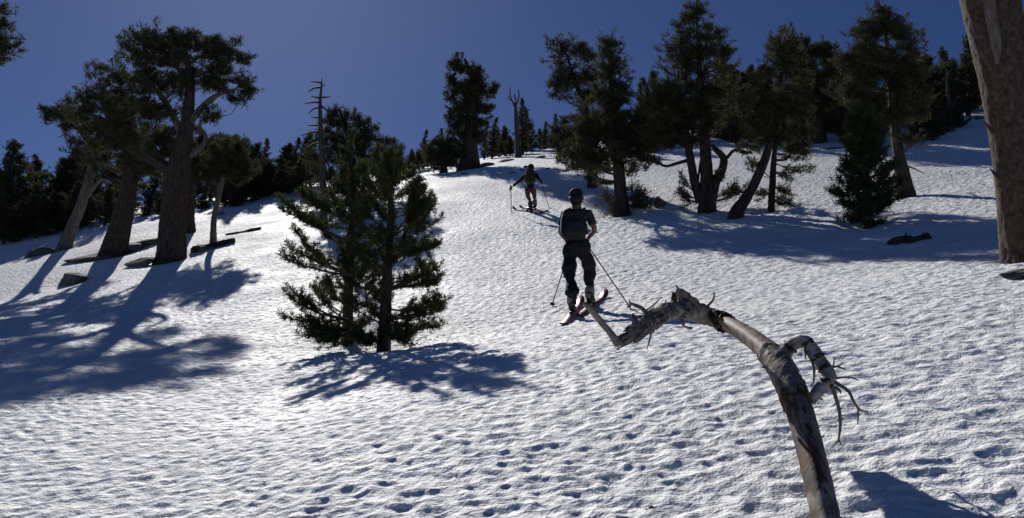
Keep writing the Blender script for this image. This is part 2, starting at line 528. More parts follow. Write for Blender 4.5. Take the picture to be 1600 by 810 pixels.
class Tree:
    def __init__(self, name, label, d, base, group=None, cat='tree', seed=1, needle='needle', bark='bark'):
        self.rng = np.random.default_rng(seed)
        self.seed = seed
        self.d = d
        self.s = d / F                     # metres per photo pixel at this distance
        self.base = np.asarray(base, float)
        self.root = link(name, None, loc=self.base)
        tag(self.root, label, cat, group)
        self.br = Geo()
        self.tP, self.tD = [], []
        self.trunks = []
        self.needle, self.bark = needle, bark

    def pt(self, px, py, dz=0.0):
        return at(px, py, self.d + dz) - self.base

    def path(self, pts):
        """pts: (px, py, r_px[, dz])"""
        out = []
        for p in pts:
            q = self.pt(p[0], p[1], p[3] if len(p) > 3 else 0.0)
            out.append([*q, p[2] * self.s])
        return np.array(out)

    def trunk(self, pts, name='trunk', mat=None, flare=True, sides=16, rough=1.0, world=None, plates=0.0, step=0.10):
        W = self.path(pts) if world is None else np.asarray(world, float)
        W[:, 3] *= 0.84
        if flare:                                     # carry on below the snow
            a = W[0].copy()
            a[2] -= 0.45
            a[3] *= 1.25
            W = np.vstack([a, W])
        W = resample(W, 0.045 if plates else step)
        R = np.maximum(W[:, 3], 0.006)
        if flare:
            zz = W[:, 2]
            R = R * (1 + 0.22 * np.exp(-np.clip(zz, 0, 9) / (2.2 * R[0] + 0.05)))
        g = Geo()
        g.tube(W[:, :3], R, sides, bark_fn(self.seed + len(self.trunks), (0.025 if plates else 0.07) * rough, 0.12 * rough, plates))
        o = link(name, g.mesh(name, mat or M[self.bark]), self.root)
        self.trunks.append(W)
        return o

    def stick(self, P, r0, r1, sides=4):
        P = np.asarray(P, float)
        self.br.tube(P, np.linspace(r0, r1, len(P)), sides, cap=False)

    def nearest(self, c):
        best, bd = None, 1e9
        for W in self.trunks:
            hd = np.linalg.norm(W[:, :2] - c[:2], axis=1)
            want = c[2] - 0.45 * hd
            q = np.abs(W[:, 2] - want) + 0.5 * hd
            i = int(np.argmin(q))
            if q[i] < bd:
                bd, best = q[i], W[i]
        return best

    def lobes(self, L, rc=0.2, dens=1.0, per=9, zr=0.85, hole=0.0, jitter=0.35, limb=True, spray=True, grow=1.0):
        rng = self.rng
        for l in L:
            px, py, rx, ry = l[:4]
            rx, ry = rx * grow, ry * grow ** 0.5
            dz = l[4] if len(l) > 4 else rng.uniform(-0.3, 0.3) * rx * self.s
            c = self.pt(px, py, dz)
            R = np.array([rx * self.s, 0.5 * (rx + ry) * self.s * zr, ry * self.s])
            n = max(4, int(dens * 46 * (R[0] * R[1] * R[2]) ** (2 / 3) / (rc * rc) / 10))
            v = norm(rng.normal(size=(n, 3)))
            rad = rng.random((n, 1)) ** 0.42
            rad = rad * (1 + jitter * rng.normal(0, 0.35, (n, 1)))
            C = c + v * rad * R
            if hole > 0:
                hf = np.sin(C[:, 0] * 5.1 + self.seed) + np.sin(C[:, 2] * 5.7 + 2 * self.seed) + np.sin(C[:, 1] * 4.3 + C[:, 2] * 2)
                C2 = C[hf > -2.2 + 2.0 * hole * 2]
                if len(C2) > 3:
                    C, v = C2, v[hf > -2.2 + 2.0 * hole * 2]
            C = C + np.array([0, 0, 0.0])
            out = norm(v * R[::-1].mean() / R + np.array([0, 0, 0.55]))
            # limb
            if limb and self.trunks:
                a = self.nearest(c)
                p0 = a[:3]
                mid = (p0 + c) / 2 + np.array([0, 0, -0.08 * np.linalg.norm(c - p0)]) + rng.normal(0, 0.06, 3)
                W = resample(np.array([p0, mid, c]), 0.12)
                r0 = min(a[3] * 0.6, 0.03 + 0.05 * R.mean())
                self.stick(W, r0, 0.014, 5)
                anchors = W[len(W) // 3:]
            else:
                anchors = np.array([c])
            for q in range(int(rng.integers(4, 8)) if spray else 0):
                dv = norm(rng.normal(size=3) * np.array([1, 0.8, 0.55]) + np.array([0, 0, 0.15]))
                p0 = c + dv * R * 0.55
                ln = (0.45 + 0.30 * rng.random()) * float(np.linalg.norm(dv * R)) + 0.12
                self.branch(p0, dv * R + np.array([0, 0, 0.05]), ln, 0.012, up=0.35, spacing=0.55 * rc, twigs=int(2 + 3 * ln), tw_len=0.22 + 0.4 * rc, bare=0.15)
            for i in range(len(C)):
                p = C[i]
                if rng.random() < 0.7:
                    q = anchors[rng.integers(len(anchors))]
                    m = (p + q) / 2 + rng.normal(0, 0.05, 3) - np.array([0, 0, 0.04])
                    self.stick([q, m, p], 0.010 + 0.01 * rc, 0.004, 3)
                k = max(2, int(per * rng.uniform(0.6, 1.4)))
                o = norm(rng.normal(size=(k, 3)) + out[i] * 0.7)
                self.tP.append(p + o * rc * rng.uniform(0.25, 1.0, (k, 1)) * np.array([1.15, 1.15, 0.75]))
                self.tD.append(norm(o + np.array([0, 0, 0.45])))

    def branch(self, p0, direc, length, r0, up=0.5, spacing=0.07, twigs=5, bare=0.25, tw_len=0.3, sag=0.0):
        """one bough that swings up at the tip, with side twigs carrying tufts"""
        rng = self.rng
        d = norm(direc)
        n = max(4, int(length / 0.10))
        P = [np.asarray(p0, float)]
        for i in range(n):
            t = i / n
            d = norm(d + np.array([0, 0, (up * t - sag * (1 - t)) / n * 3]) + rng.normal(0, 0.06, 3))
            P.append(P[-1] + d * length / n)
        P = np.array(P)
        self.stick(P, r0, 0.005, 4)
        def dress(Q, start):
            seg = np.linalg.norm(np.diff(Q, axis=0), axis=1).sum()
            m = max(2, int(seg * (1 - start) / spacing))
            t = np.linspace(start, 1, m) * (len(Q) - 1)
            i = np.clip(t.astype(int), 0, len(Q) - 2)
            f = (t - i)[:, None]
            p = Q[i] * (1 - f) + Q[i + 1] * f
            dr = norm(Q[i + 1] - Q[i]) + np.array([0, 0, 0.35]) + rng.normal(0, 0.3, (m, 3))
            self.tP.append(p + rng.normal(0, 0.012, (m, 3)))
            self.tD.append(dr)
        dress(P, max(bare, 0.5))
        for _ in range(twigs):
            t = rng.uniform(bare, 0.97)
            i = min(int(t * n), n - 1)
            ax = norm(P[i + 1] - P[i])
            sd = norm(np.cross(ax, [0, 0, 1])) * rng.choice([-1, 1]) + ax * rng.uniform(0.5, 1.2) + np.array([0, 0, rng.uniform(-0.1, 0.55)])
            l = tw_len * rng.uniform(0.5, 1.2) * (1.15 - 0.6 * t)
            s = norm(sd)
            q = [P[i]]
            for j in range(4):
                s = norm(s + np.array([0, 0, 0.16]) + rng.normal(0, 0.09, 3))
                q.append(q[-1] + s * l / 4)
            q = np.array(q)
            self.stick(q, 0.006, 0.003, 3)
            dress(q, 0.25)
        return P

    def done(self, L=0.07, k=16, w=0.012, spread=0.75, twig='twig', crown='crown'):
        if self.br.n:
            tag(link('branches', self.br.mesh('branches', M[twig]), self.root), kind='stuff')
        if self.tP:
            V, T = tufts(np.vstack(self.tP), np.vstack(self.tD), L, k, w, spread, self.rng)
            tag(link(crown, make_mesh(crown, V, None, T, M[self.needle]), self.root), kind='stuff')
        return self.root


def tree_at(name, label, px, py, **kw):
    h = hit(px, py)
    return Tree(name, label, h[2], c2w(*h), **kw)

# ---- twin-stemmed young pine on the open snow
def young_pine(t, stems, outline, n, up=0.55, sp=0.065, twigs=6, tw_len=0.28, r0=0.018, tilt=(-0.1, 0.35)):
    """stems: trunk pixel paths already grown; outline: (py, half width px)"""
    rng = t.rng
    ys = np.array([o[0] for o in outline], float)
    hw = np.array([o[1] for o in outline], float)
    order = np.argsort(ys)
    ys, hw = ys[order], hw[order]
    for si, W in enumerate(t.trunks[:2]):
        z0, z1 = t.pt(0, ys[-1])[2], t.pt(0, ys[0])[2]
        zt = min(z1, W[-1, 2])
        ga = rng.uniform(0, 6.28)
        for i in range(n):
            f = (i + rng.random()) / n
            z = z0 + (zt - z0) * f ** 0.9
            j = int(np.argmin(np.abs(W[:, 2] - z)))
            ga += 2.39996 + rng.normal(0, 0.3)
            py = 405 - (CP * (z + t.base[2]) - SP * (W[j, 1] + t.base[1])) / t.d * F
            ln = np.interp(py, ys, hw) * t.s * rng.uniform(0.7, 1.05)
            dr = np.array([math.cos(ga), math.sin(ga), rng.uniform(*tilt) + 0.5 * f])
            t.branch(W[j, :3], dr, max(0.12, ln), r0 * (1 - 0.6 * f), up=up, spacing=sp, twigs=int(twigs * (0.4 + ln)), tw_len=tw_len, bare=0.22)
        # leader
        top = W[-1, :3]
        for q in range(5):
            t.branch(top - np.array([0, 0, 0.08 * q]), rng.normal(0, 0.4, 3) + np.array([0, 0, 1.0]), 0.22, 0.008, spacing=sp, twigs=2, tw_len=0.12, bare=0.0)


t = tree_at('young_pine', 'bushy dark young pine with two stems growing from the open snow', 600, 541, seed=21, needle='needle_near')
dA = hit(543, 529)[2] - t.d
t.trunk([(600, 541, 11), (603, 470, 10), (606, 410, 8), (611, 340, 6), (608, 290, 4), (604, 248, 2)], sides=12)
t.trunk([(543, 529, 11, dA), (545, 450, 10, dA), (549, 370, 8, dA), (552, 310, 5, dA), (549, 265, 3.5, dA), (547, 228, 1.6, dA)], sides=12)
t.trunk([(606, 412, 6), (622, 398, 5), (634, 360, 4), (640, 310, 2)], flare=False, sides=8, name='fork')
young_pine(t, None, [(540, 46), (525, 76), (500, 104), (470, 118), (440, 100), (415, 85), (390, 88), (350, 84), (310, 68), (280, 46), (250, 28), (228, 10)], 50, twigs=8, sp=0.07, tw_len=0.25, tilt=(-0.28, 0.4))
for (px, py, ex, ey, dz, n) in ((545, 500, 436, 476, 0.0, 3), (548, 430, 440, 398, -0.2, 3), (548, 380, 436, 330, 0.1, 3), (603, 500, 690, 492, -0.1, 3),
                                (605, 450, 694, 440, 0.0, 3), (612, 400, 676, 372, 0.0, 2), (612, 370, 676, 318, 0.0, 3), (600, 520, 650, 520, -0.3, 3), (545, 515, 470, 512, -0.2, 3), (600, 528, 556, 532, -0.3, 3), (545, 520, 500, 530, -0.3, 3), (634, 360, 664, 330, 0.0, 3), (640, 330, 655, 285, 0.0, 3), (545, 350, 470, 300, 0.0, 2)):
    for q in range(n):
        a, b = t.pt(px, py), t.pt(ex + t.rng.uniform(-8, 8), ey + t.rng.uniform(-14, 14), dz + t.rng.uniform(-0.25, 0.25))
        t.branch(a, b - a + np.array([0, 0, -0.06]), np.linalg.norm(b - a), 0.02, up=0.3, spacing=0.07, twigs=12, tw_len=0.26, bare=0.4)
t.done(L=0.072, k=36, w=0.012, spread=1.0)

# ---- small conical pine beside the log
t = tree_at('young_pine', 'small dense conical pine growing alone beside a half-buried log', 1356, 353, seed=22, needle='needle_near')
t.trunk([(1356, 353, 7), (1355, 300, 6), (1352, 240, 4), (1345, 180, 1.5)], sides=10)
young_pine(t, None, [(354, 34), (340, 60), (318, 68), (295, 60), (270, 54), (240, 44), (215, 36), (195, 22), (178, 8)], 100, twigs=8, sp=0.085, tw_len=0.28, tilt=(-0.25, 0.3))
t.done(L=0.10, k=26, w=0.017, spread=1.0)

# ---- the old clump: broad-crowned pine and its neighbours
OLD = 'old pines of the rocky clump'
t = tree_at('old_pine', 'massive old pine with thick trunk and broad flat-topped crown above the rocks', 268, 402, seed=31, group=OLD)
t.trunk([(267, 402, 22), (271, 340, 20.5), (278, 275, 19), (287, 225, 15), (293, 180, 11), (297, 130, 8), (290, 80, 4)], sides=56, rough=1.0, plates=0.04)
t.trunk([(284, 254, 8), (300, 240, 6), (314, 230, 5), (322, 214, 4), (312, 198, 3), (316, 188, 2.5), (330, 184, 1.6), (352, 181, 1)], flare=False, sides=8, name='dead_limb', mat=M['bark_pale'])
t.trunk([(294, 195, 8), (312, 172, 6), (338, 150, 4.5), (365, 140, 2)], flare=False, sides=8, name='limb', mat=M['bark_pale'])
t.trunk([(268, 266, 11), (240, 250, 9, 0.3), (212, 238, 7, 0.7), (185, 215, 5, 1.2), (165, 175, 3, 1.5)], flare=False, sides=10, name='limb', mat=M['bark'])
t.trunk([(284, 210, 8), (262, 165, 6), (235, 130, 4)], flare=False, sides=8, name='limb', mat=M['bark_pale'])
t.lobes([(225, 66, 32, 17), (258, 58, 42, 15), (300, 62, 48, 16), (335, 76, 42, 16), (364, 94, 24, 12), (203, 90, 17, 20), (214, 114, 24, 20), (250, 94, 50, 20), (300, 96, 58, 20), (345, 112, 38, 13), (376, 126, 16, 7),
         (364, 144, 32, 9), (384, 150, 12, 5), (374, 159, 16, 5), (325, 128, 34, 11), (326, 182, 16, 13), (248, 128, 50, 20), (288, 132, 44, 16), (230, 160, 48, 22), (262, 178, 36, 18),
         (250, 225, 44, 20, 1.6), (225, 250, 40, 18, 1.8), (282, 205, 30, 18, 1.8), (280, 240, 34, 18, 2.0), (200, 222, 38, 16, -0.8), (188, 192, 36, 20, -0.5)], rc=0.19, dens=0.95, per=11, hole=0.36)
t.done(L=0.13, k=10, w=0.027)

t = tree_at('old_pine', 'old pine with leaning brown trunk merging into the broad crown beside it', 180, 395, seed=32, group=OLD)
t.trunk([(178, 396, 19), (190, 345, 17), (200, 295, 15), (210, 245, 12), (206, 195, 9), (190, 140, 5)], sides=48, rough=1.0, plates=0.04)
t.lobes([(160, 122, 28, 24), (185, 128, 26, 28), (150, 150, 30, 24), (175, 165, 40, 32), (205, 160, 30, 30), (130, 182, 34, 20), (160, 205, 40, 28), (200, 205, 45, 35),
         (240, 225, 40, 26), (180, 240, 44, 24), (225, 262, 34, 20), (118, 168, 22, 14), (165, 270, 40, 22, 1.6), (140, 235, 36, 22, 1.5), (200, 285, 36, 18, 1.8)], rc=0.2, dens=0.95, per=11, hole=0.38)
t.done(L=0.13, k=10, w=0.027)

t = tree_at('old_pine', 'leaning pale barkless pine trunk with a short fork and sparse crown', 104, 386, seed=33, group=OLD, bark='bark_pale')
t.trunk([(102, 386, 11), (114, 352, 10), (130, 310, 9), (142, 265, 7), (142, 230, 5.5), (125, 205, 4), (98, 186, 2.5), (84, 172, 1.2)], sides=14)
t.trunk([(127, 318, 5), (142, 298, 5), (158, 280, 3)], flare=False, sides=8, name='fork', mat=M['bark_pale'])
t.trunk([(138, 225, 4), (120, 222, 3), (104, 210, 2), (92, 215, 1)], flare=False, sides=6, name='dead_limb', mat=M['dead'])
t.lobes([(82, 176, 18, 10), (98, 190, 24, 14), (122, 196, 28, 16), (140, 215, 30, 20), (110, 172, 18, 10), (150, 245, 30, 22), (72, 182, 8, 6)], rc=0.18, dens=0.9, per=10, hole=0.38)
t.done(L=0.13, k=10, w=0.027)

t = Tree('old_pine', 'reddish-brown pine trunk standing close behind the massive old pine', 36.5, ground_at(292, 36.5), seed=34, group=OLD)
t.trunk([(292, 388, 14), (291, 330, 13), (296, 270, 11), (310, 225, 7), (320, 205, 3)], sides=16)
t.lobes([(318, 232, 34, 20), (345, 236, 30, 20), (335, 255, 40, 20), (365, 228, 22, 16), (300, 250, 26, 22)], rc=0.2, dens=0.9, per=11, hole=0.2)
t.done(L=0.13, k=10, w=0.027)

t = tree_at('old_pine', 'slender pine with thin pale trunk rising beside a fallen log', 335, 381, seed=35, group=OLD, bark='bark_pale')
t.trunk([(333, 382, 6), (334, 345, 5.5), (342, 305, 5), (350, 270, 4), (356, 235, 2)], sides=10)
t.lobes([(352, 232, 24, 18), (372, 245, 24, 20), (340, 258, 30, 18), (366, 272, 26, 16), (325, 275, 22, 16), (385, 262, 16, 14)], rc=0.18, dens=0.85, per=10, hole=0.3)
t.done(L=0.13, k=10, w=0.027)

# ---- foliage leaning in from a pine beyond the photo's left edge
t = Tree('leaning_pine', 'pine bough with tufted tips reaching into the sky from beyond', 20.0, ground_at(-190, 20.0), seed=36)
t.trunk([(-190, 470, 16), (-185, 300, 13), (-170, 120, 10), (-150, -40, 6), (-140, -140, 3)], sides=12)
t.lobes([(-8, 20, 24, 24), (-6, 60, 28, 18), (-20, 78, 38, 14), (12, 74, 12, 7), (-40, 30, 40, 40), (-90, -20, 60, 50), (-150, -90, 70, 60), (-200, 0, 60, 50), (-10, 98, 9, 5)],
        rc=0.12, dens=0.55, per=9, hole=0.2)
t.done(L=0.1, k=10, w=0.024)

# ---- big pine standing behind the twin-stemmed young pine, with dead snag
t = Tree('mid_pine', 'tall ragged pine rising behind the two-stemmed young pine', 38.0, ground_at(548, 38.0), seed=37)
t.trunk([(548, 345, 9), (550, 300, 8), (548, 230, 5), (530, 170, 2)], sides=10)
t.lobes([(524, 182, 14, 14), (512, 205, 20, 20), (552, 192, 20, 18), (545, 215, 30, 22), (576, 205, 10, 16), (580, 228, 20, 22), (508, 240, 26, 24), (545, 250, 40, 28),
         (595, 250, 28, 22), (606, 228, 10, 12), (512, 280, 30, 26), (560, 285, 45, 26), (610, 275, 26, 20), (625, 258, 14, 12), (500, 310, 30, 20), (570, 320, 44, 20)],
        rc=0.22, dens=1.0, per=10, hole=0.15)
for (px, py) in ((526, 166), (555, 172), (576, 186), (540, 180), (562, 180), (606, 216)):
    p = t.pt(px, py)
    t.branch(p - np.array([0, 0, 0.35]), (0, 0, 1), 0.4, 0.012, spacing=0.06, twigs=3, tw_len=0.15, bare=0.1)
t.done(L=0.14, k=12, w=0.026)

# ---- thick-trunked pine on the crest
t = tree_at('crest_pine', 'solitary tall pine with flared thick trunk on the upper slope', 732, 262, seed=38)
t.trunk([(732, 262, 19), (734, 230, 14), (737, 190, 11), (740, 150, 8), (736, 118, 5), (726, 92, 2)], sides=16)
t.lobes([(716, 104, 11, 14), (734, 118, 20, 14), (746, 124, 12, 16), (742, 146, 28, 14), (728, 140, 20, 14), (744, 168, 26, 14), (722, 172, 22, 14), (740, 190, 24, 12),
         (712, 190, 14, 8), (728, 206, 28, 16), (744, 214, 16, 12), (706, 150, 7, 9), (764, 148, 10, 5), (771, 140, 4, 7), (756, 172, 10, 6), (704, 124, 5, 12)], rc=0.22, dens=1.0, per=10, hole=0.1)
for (px, py) in ((713, 86), (722, 88), (738, 102), (744, 106), (706, 138), (773, 134)):
    p = t.pt(px, py)
    t.branch(p - np.array([0, 0, 0.35]), (t.rng.normal(0, 0.2), 0, 1), 0.5, 0.015, spacing=0.08, twigs=2, tw_len=0.2, bare=0.1)
t.done(L=0.17, k=12, w=0.035)

t = Tree('shrub_pine', 'low spreading krummholz pine hugging the foot of the flared trunk', 50.0, ground_at(693, 50.0), seed=39)
t.trunk([(693, 262, 6), (692, 240, 4), (690, 215, 2)], sides=8)
t.lobes([(690, 225, 14, 14), (680, 240, 20, 16), (700, 242, 20, 20), (690, 256, 26, 12), (712, 236, 12, 18)], rc=0.22, dens=1.0, per=10)
t.done(L=0.17, k=12, w=0.035)

# ---- pair of pines above the near skier
t = Tree('twisted_pine', 'round-topped ragged pine standing behind the pointed pine above the skier', 33.0, ground_at(925, 33.0), seed=40)
t.trunk([(925, 300, 9), (926, 240, 8), (918, 180, 6), (900, 130, 4), (885, 85, 2)], sides=10)
t.lobes([(878, 68, 22, 13), (900, 78, 18, 16), (872, 92, 16, 14), (896, 104, 30, 20), (912, 92, 14, 16), (880, 128, 20, 16), (902, 136, 26, 18), (878, 150, 16, 10), (915, 155, 22, 16),
         (905, 200, 26, 20), (890, 225, 24, 16), (925, 118, 10, 14), (905, 245, 30, 14), (925, 262, 26, 12), (880, 205, 16, 12)], rc=0.17, dens=0.95, per=10, grow=1.13, hole=0.42)
t.done(L=0.12, k=12, w=0.022)

t = tree_at('pointed_pine', 'pointed dark pine with sparse lower boughs and shrubby base beside pyramid rock', 972, 332, seed=41)
t.trunk([(972, 332, 14), (969, 300, 11), (966, 260, 10), (961, 200, 8), (955, 130, 5), (950, 62, 1.5)], sides=14)
t.lobes([(950, 72, 11, 14), (952, 92, 20, 14), (945, 112, 20, 12), (960, 116, 18, 14), (952, 138, 28, 15), (966, 155, 22, 14), (940, 165, 26, 15), (962, 182, 32, 16), (930, 195, 30, 16),
         (965, 210, 36, 18), (925, 222, 32, 15), (985, 228, 30, 18), (955, 238, 40, 16), (905, 240, 22, 10), (928, 252, 22, 8), (985, 250, 24, 12), (1005, 215, 22, 18), (915, 205, 26, 14), (990, 190, 20, 14), (900, 255, 18, 7)], rc=0.16, dens=1.0, per=10, grow=1.13, hole=0.32)
for (px, py, ex, ey, n) in ((968, 262, 925, 272, 3), (968, 268, 1000, 275, 3), (968, 285, 935, 290, 3), (970, 300, 940, 318, 4), (972, 310, 1010, 312, 6), (972, 322, 1012, 324, 6), (970, 318, 952, 330, 4),
                            (969, 292, 1000, 300, 3), (966, 250, 890, 262, 2), (966, 255, 900, 255, 3)):
    for q in range(n):
        a, b = t.pt(px, py), t.pt(ex + t.rng.uniform(-8, 8), ey + t.rng.uniform(-8, 8), t.rng.uniform(-0.7, 0.5))
        t.branch(a, b - a, np.linalg.norm(b - a), 0.016, up=0.2, spacing=0.09, twigs=5, tw_len=0.3, bare=0.4)
t.done(L=0.11, k=12, w=0.02)

# ---- multi-stemmed pine
t = tree_at('multi_stem_pine', 'tall pine with three stems splayed from one base and bare crooked limbs', 1104, 324, seed=42)
t.trunk([(1104, 322, 15), (1104, 280, 12), (1102, 230, 10), (1098, 170, 8), (1092, 100, 5), (1088, 8, 1.5)], sides=16)
t.trunk([(1096, 316, 11), (1086, 285, 9), (1079, 250, 8), (1073, 215, 7), (1064, 165, 5), (1060, 110, 2)], sides=12, flare=False, name='stem')
t.trunk([(1110, 312, 11), (1118, 285, 9), (1129, 262, 8), (1130, 246, 7), (1118, 234, 5), (1112, 226, 3)], sides=12, flare=False, name='stem')
t.trunk([(1130, 254, 4), (1140, 242, 3.5), (1150, 234, 2.5), (1176, 240, 1.2)], sides=8, flare=False, name='dead_limb')
t.trunk([(1078, 250, 4), (1062, 254, 3.2), (1040, 260, 2.5), (1022, 252, 1.8), (1005, 258, 1)], sides=8, flare=False, name='dead_limb')
t.trunk([(1090, 290, 2), (1093, 262, 2), (1097, 240, 1)], sides=6, flare=False, name='dead_limb')
t.lobes([(1089, 14, 12, 10), (1090, 32, 20, 12), (1070, 44, 16, 9), (1105, 52, 22, 11), (1085, 62, 34, 12), (1060, 76, 26, 12), (1118, 80, 24, 12), (1092, 92, 38, 16), (1062, 102, 26, 14), (1128, 104, 18, 10),
         (1080, 125, 40, 18), (1118, 130, 30, 16), (1048, 138, 30, 18), (1080, 155, 44, 18), (1035, 172, 32, 20), (1110, 165, 34, 18), (1066, 188, 44, 20), (1030, 205, 30, 16), (1100, 196, 26, 14), (1050, 218, 36, 12), (1085, 215, 22, 10)],
        rc=0.16, dens=1.0, per=10, grow=1.13, hole=0.38)
for (px, py, ex, ey, n) in ((1085, 300, 1062, 278, 3), (1085, 310, 1060, 300, 4), (1090, 315, 1066, 318, 3), (1112, 310, 1150, 300, 5), (1112, 316, 1165, 308, 4), (1116, 290, 1128, 272, 3), (1150, 236, 1170, 236, 2), (1140, 242, 1160, 228, 2),
                            (1040, 259, 1012, 250, 3), (1022, 252, 1002, 262, 2)):
    for q in range(n):
        a, b = t.pt(px, py), t.pt(ex + t.rng.uniform(-8, 8), ey + t.rng.uniform(-8, 8), t.rng.uniform(-0.5, 0.5))
        t.branch(a, b - a, np.linalg.norm(b - a), 0.014, up=0.2, spacing=0.10, twigs=4, tw_len=0.25, bare=0.45)
t.done(L=0.11, k=12, w=0.02)

# ---- leaning pair
t = tree_at('leaning_pine', 'pine with two stems, the thicker one leaning hard over the snow', 1152, 335, seed=43)
dB = hit(1205, 326)[2] - t.d
t.trunk([(1150, 336, 12), (1166, 310, 10), (1182, 280, 9), (1196, 246, 8), (1206, 205, 6), (1218, 140, 4), (1226, 60, 1.5)], sides=14)
t.trunk([(1205, 327, 6, dB), (1207, 290, 6, dB), (1209, 250, 5, dB), (1214, 200, 4, dB), (1222, 150, 2, dB)], sides=10, name='stem')
t.lobes([(1226, 66, 8, 14), (1214, 84, 14, 10), (1240, 80, 12, 10), (1226, 104, 30, 13), (1205, 122, 26, 14), (1244, 126, 24, 14), (1222, 146, 38, 16), (1190, 160, 28, 16), (1240, 168, 32, 16), (1214, 188, 40, 16),
         (1180, 195, 24, 12), (1245, 204, 24, 14), (1215, 218, 34, 12), (1190, 225, 20, 9), (1240, 235, 20, 12)], rc=0.15, dens=1.0, per=10, grow=1.13, hole=0.42)
for (px, py, ex, ey, n) in ((1208, 240, 1252, 246, 4), (1208, 255, 1268, 266, 4), (1208, 268, 1240, 280, 5), (1206, 280, 1175, 262, 3), (1206, 290, 1234, 305, 5), (1206, 300, 1180, 312, 4), (1205, 312, 1228, 322, 4), (1190, 262, 1165, 258, 3),
                            (1206, 305, 1240, 318, 3), (1170, 305, 1140, 300, 3)):
    for q in range(n):
        a, b = t.pt(px, py, dB * 0.7), t.pt(ex + t.rng.uniform(-6, 6), ey + t.rng.uniform(-8, 8), dB * 0.7 + t.rng.uniform(-0.5, 0.5))
        t.branch(a, b - a, np.linalg.norm(b - a), 0.013, up=0.2, spacing=0.085, twigs=4, tw_len=0.25, bare=0.4)
t.done(L=0.10, k=12, w=0.019)

# ---- heavy pine behind
t = Tree('heavy_pine', 'heavy many-topped pine with thick grey trunk behind the leaning pine', 37.0, ground_at(1278, 37.0), seed=44)
t.trunk([(1278, 236, 16), (1276, 200, 13), (1272, 150, 9), (1266, 100, 5), (1258, 60, 2)], sides=14)
t.lobes([(1228, 62, 10, 14), (1242, 72, 16, 14), (1262, 84, 18, 14), (1284, 80, 18, 14), (1298, 92, 14, 14), (1245, 104, 34, 18), (1288, 116, 36, 20), (1262, 136, 42, 20), (1300, 148, 30, 20), (1245, 158, 34, 18), (1285, 175, 40, 18),
         (1255, 192, 26, 14), (1304, 190, 24, 16), (1208, 70, 5, 10)], rc=0.2, dens=1.0, per=10, grow=1.13, hole=0.28)
for (px, py) in ((1228, 44), (1232, 40), (1206, 56), (1222, 52), (1252, 56), (1284, 62), (1296, 72)):
    p = t.pt(px, py)
    t.branch(p - np.array([0, 0, 0.3]), (t.rng.normal(0, 0.2), 0, 1), 0.45, 0.012, spacing=0.08, twigs=2, tw_len=0.2, bare=0.1)
t.done(L=0.14, k=12, w=0.027)

# ---- tall pine behind the small conical one
t = tree_at('tall_pine', 'tall layered pine with curved bare trunk right behind the small conical pine', 1412, 302, seed=45)
t.trunk([(1413, 302, 15), (1408, 265, 12), (1402, 225, 10), (1396, 170, 8), (1390, 110, 6), (1380, 20, 1.5)], sides=14)
t.trunk([(1408, 258, 2), (1424, 262, 1.5), (1445, 272, 0.8)], sides=6, flare=False, name='dead_limb')
t.lobes([(1379, 20, 12, 8), (1366, 34, 14, 7), (1392, 36, 18, 8), (1376, 46, 32, 9), (1408, 52, 22, 10), (1350, 58, 22, 9), (1384, 66, 36, 11), (1422, 68, 14, 9), (1356, 82, 34, 12), (1404, 86, 34, 12), (1334, 98, 22, 12), (1378, 106, 44, 14),
         (1420, 112, 28, 14), (1344, 124, 36, 14), (1396, 132, 42, 15), (1330, 150, 30, 16), (1370, 158, 38, 16), (1420, 152, 28, 16), (1392, 184, 34, 14), (1428, 178, 20, 12), (1420, 222, 14, 7, -0.3)],
        rc=0.13, dens=1.0, per=10, grow=1.13, hole=0.32)
t.done(L=0.095, k=12, w=0.018)

# ---- massive bare trunk at the right
t = tree_at('big_trunk_pine', 'massive pine trunk with scaly brown bark rising bare from the snow', 1604, 405, seed=46, bark='bark_right')
t.trunk([(1612, 404, 44), (1608, 360, 44), (1601, 290, 44.5), (1590, 210, 45), (1575, 130, 46), (1559, 60, 46), (1541, -20, 46), (1525, -120, 36), (1520, -300, 26), (1530, -480, 10)], sides=72, rough=0.6, plates=0.035)
g = Geo()
W = resample(t.path([(1557, 100, 2, -0.31), (1558, 88, 5, -0.31), (1555, 62, 8, -0.31), (1549, 25, 8, -0.32), (1542, -30, 6, -0.31), (1535, -70, 2, -0.28)]), 0.03)
g.tube(W[:, :3], W[:, 3], 12, bark_fn(5, 0.12, 0.2))
link('dead_wood_scar', g.mesh('dead_wood_scar', M['bark_pale']), t.root)
for (px, py, dz) in ((1541, 195, -0.2), (1552, 270, -0.2)):
    g = Geo()
    P = resample(t.path([(px + 12, py + 14, 3.5, dz), (px + 2, py + 2, 2.5, dz), (px - 5, py - 6, 1, dz)]), 0.02)
    g.tube(P[:, :3], P[:, 3], 7)
    link('stub', g.mesh('stub', M['bark_right']), t.root)
t.lobes([(1450, -260, 120, 60), (1600, -300, 140, 80), (1530, -400, 140, 80), (1700, -230, 130, 60), (1540, -500, 80, 60)], rc=0.16, dens=0.7, per=9, hole=0.2)
t.done(L=0.1, k=8, w=0.03)


# ---- dead snags
def snag(name, label, d, px, base_py, pts, limbs, seed):
    b = ground_at(px, d)
    t = Tree(name, label, d, b, seed=seed, bark='snag')
    t.trunk(pts, sides=10)
    for l in limbs:
        W = resample(t.path(l), 0.08)
        g = Geo()
        g.tube(W[:, :3], np.maximum(W[:, 3], 0.008), 5, bark_fn(seed, 0.1, 0.1))
        link('dead_limb', g.mesh('dead_limb', M['snag']), t.root)
    t.done()


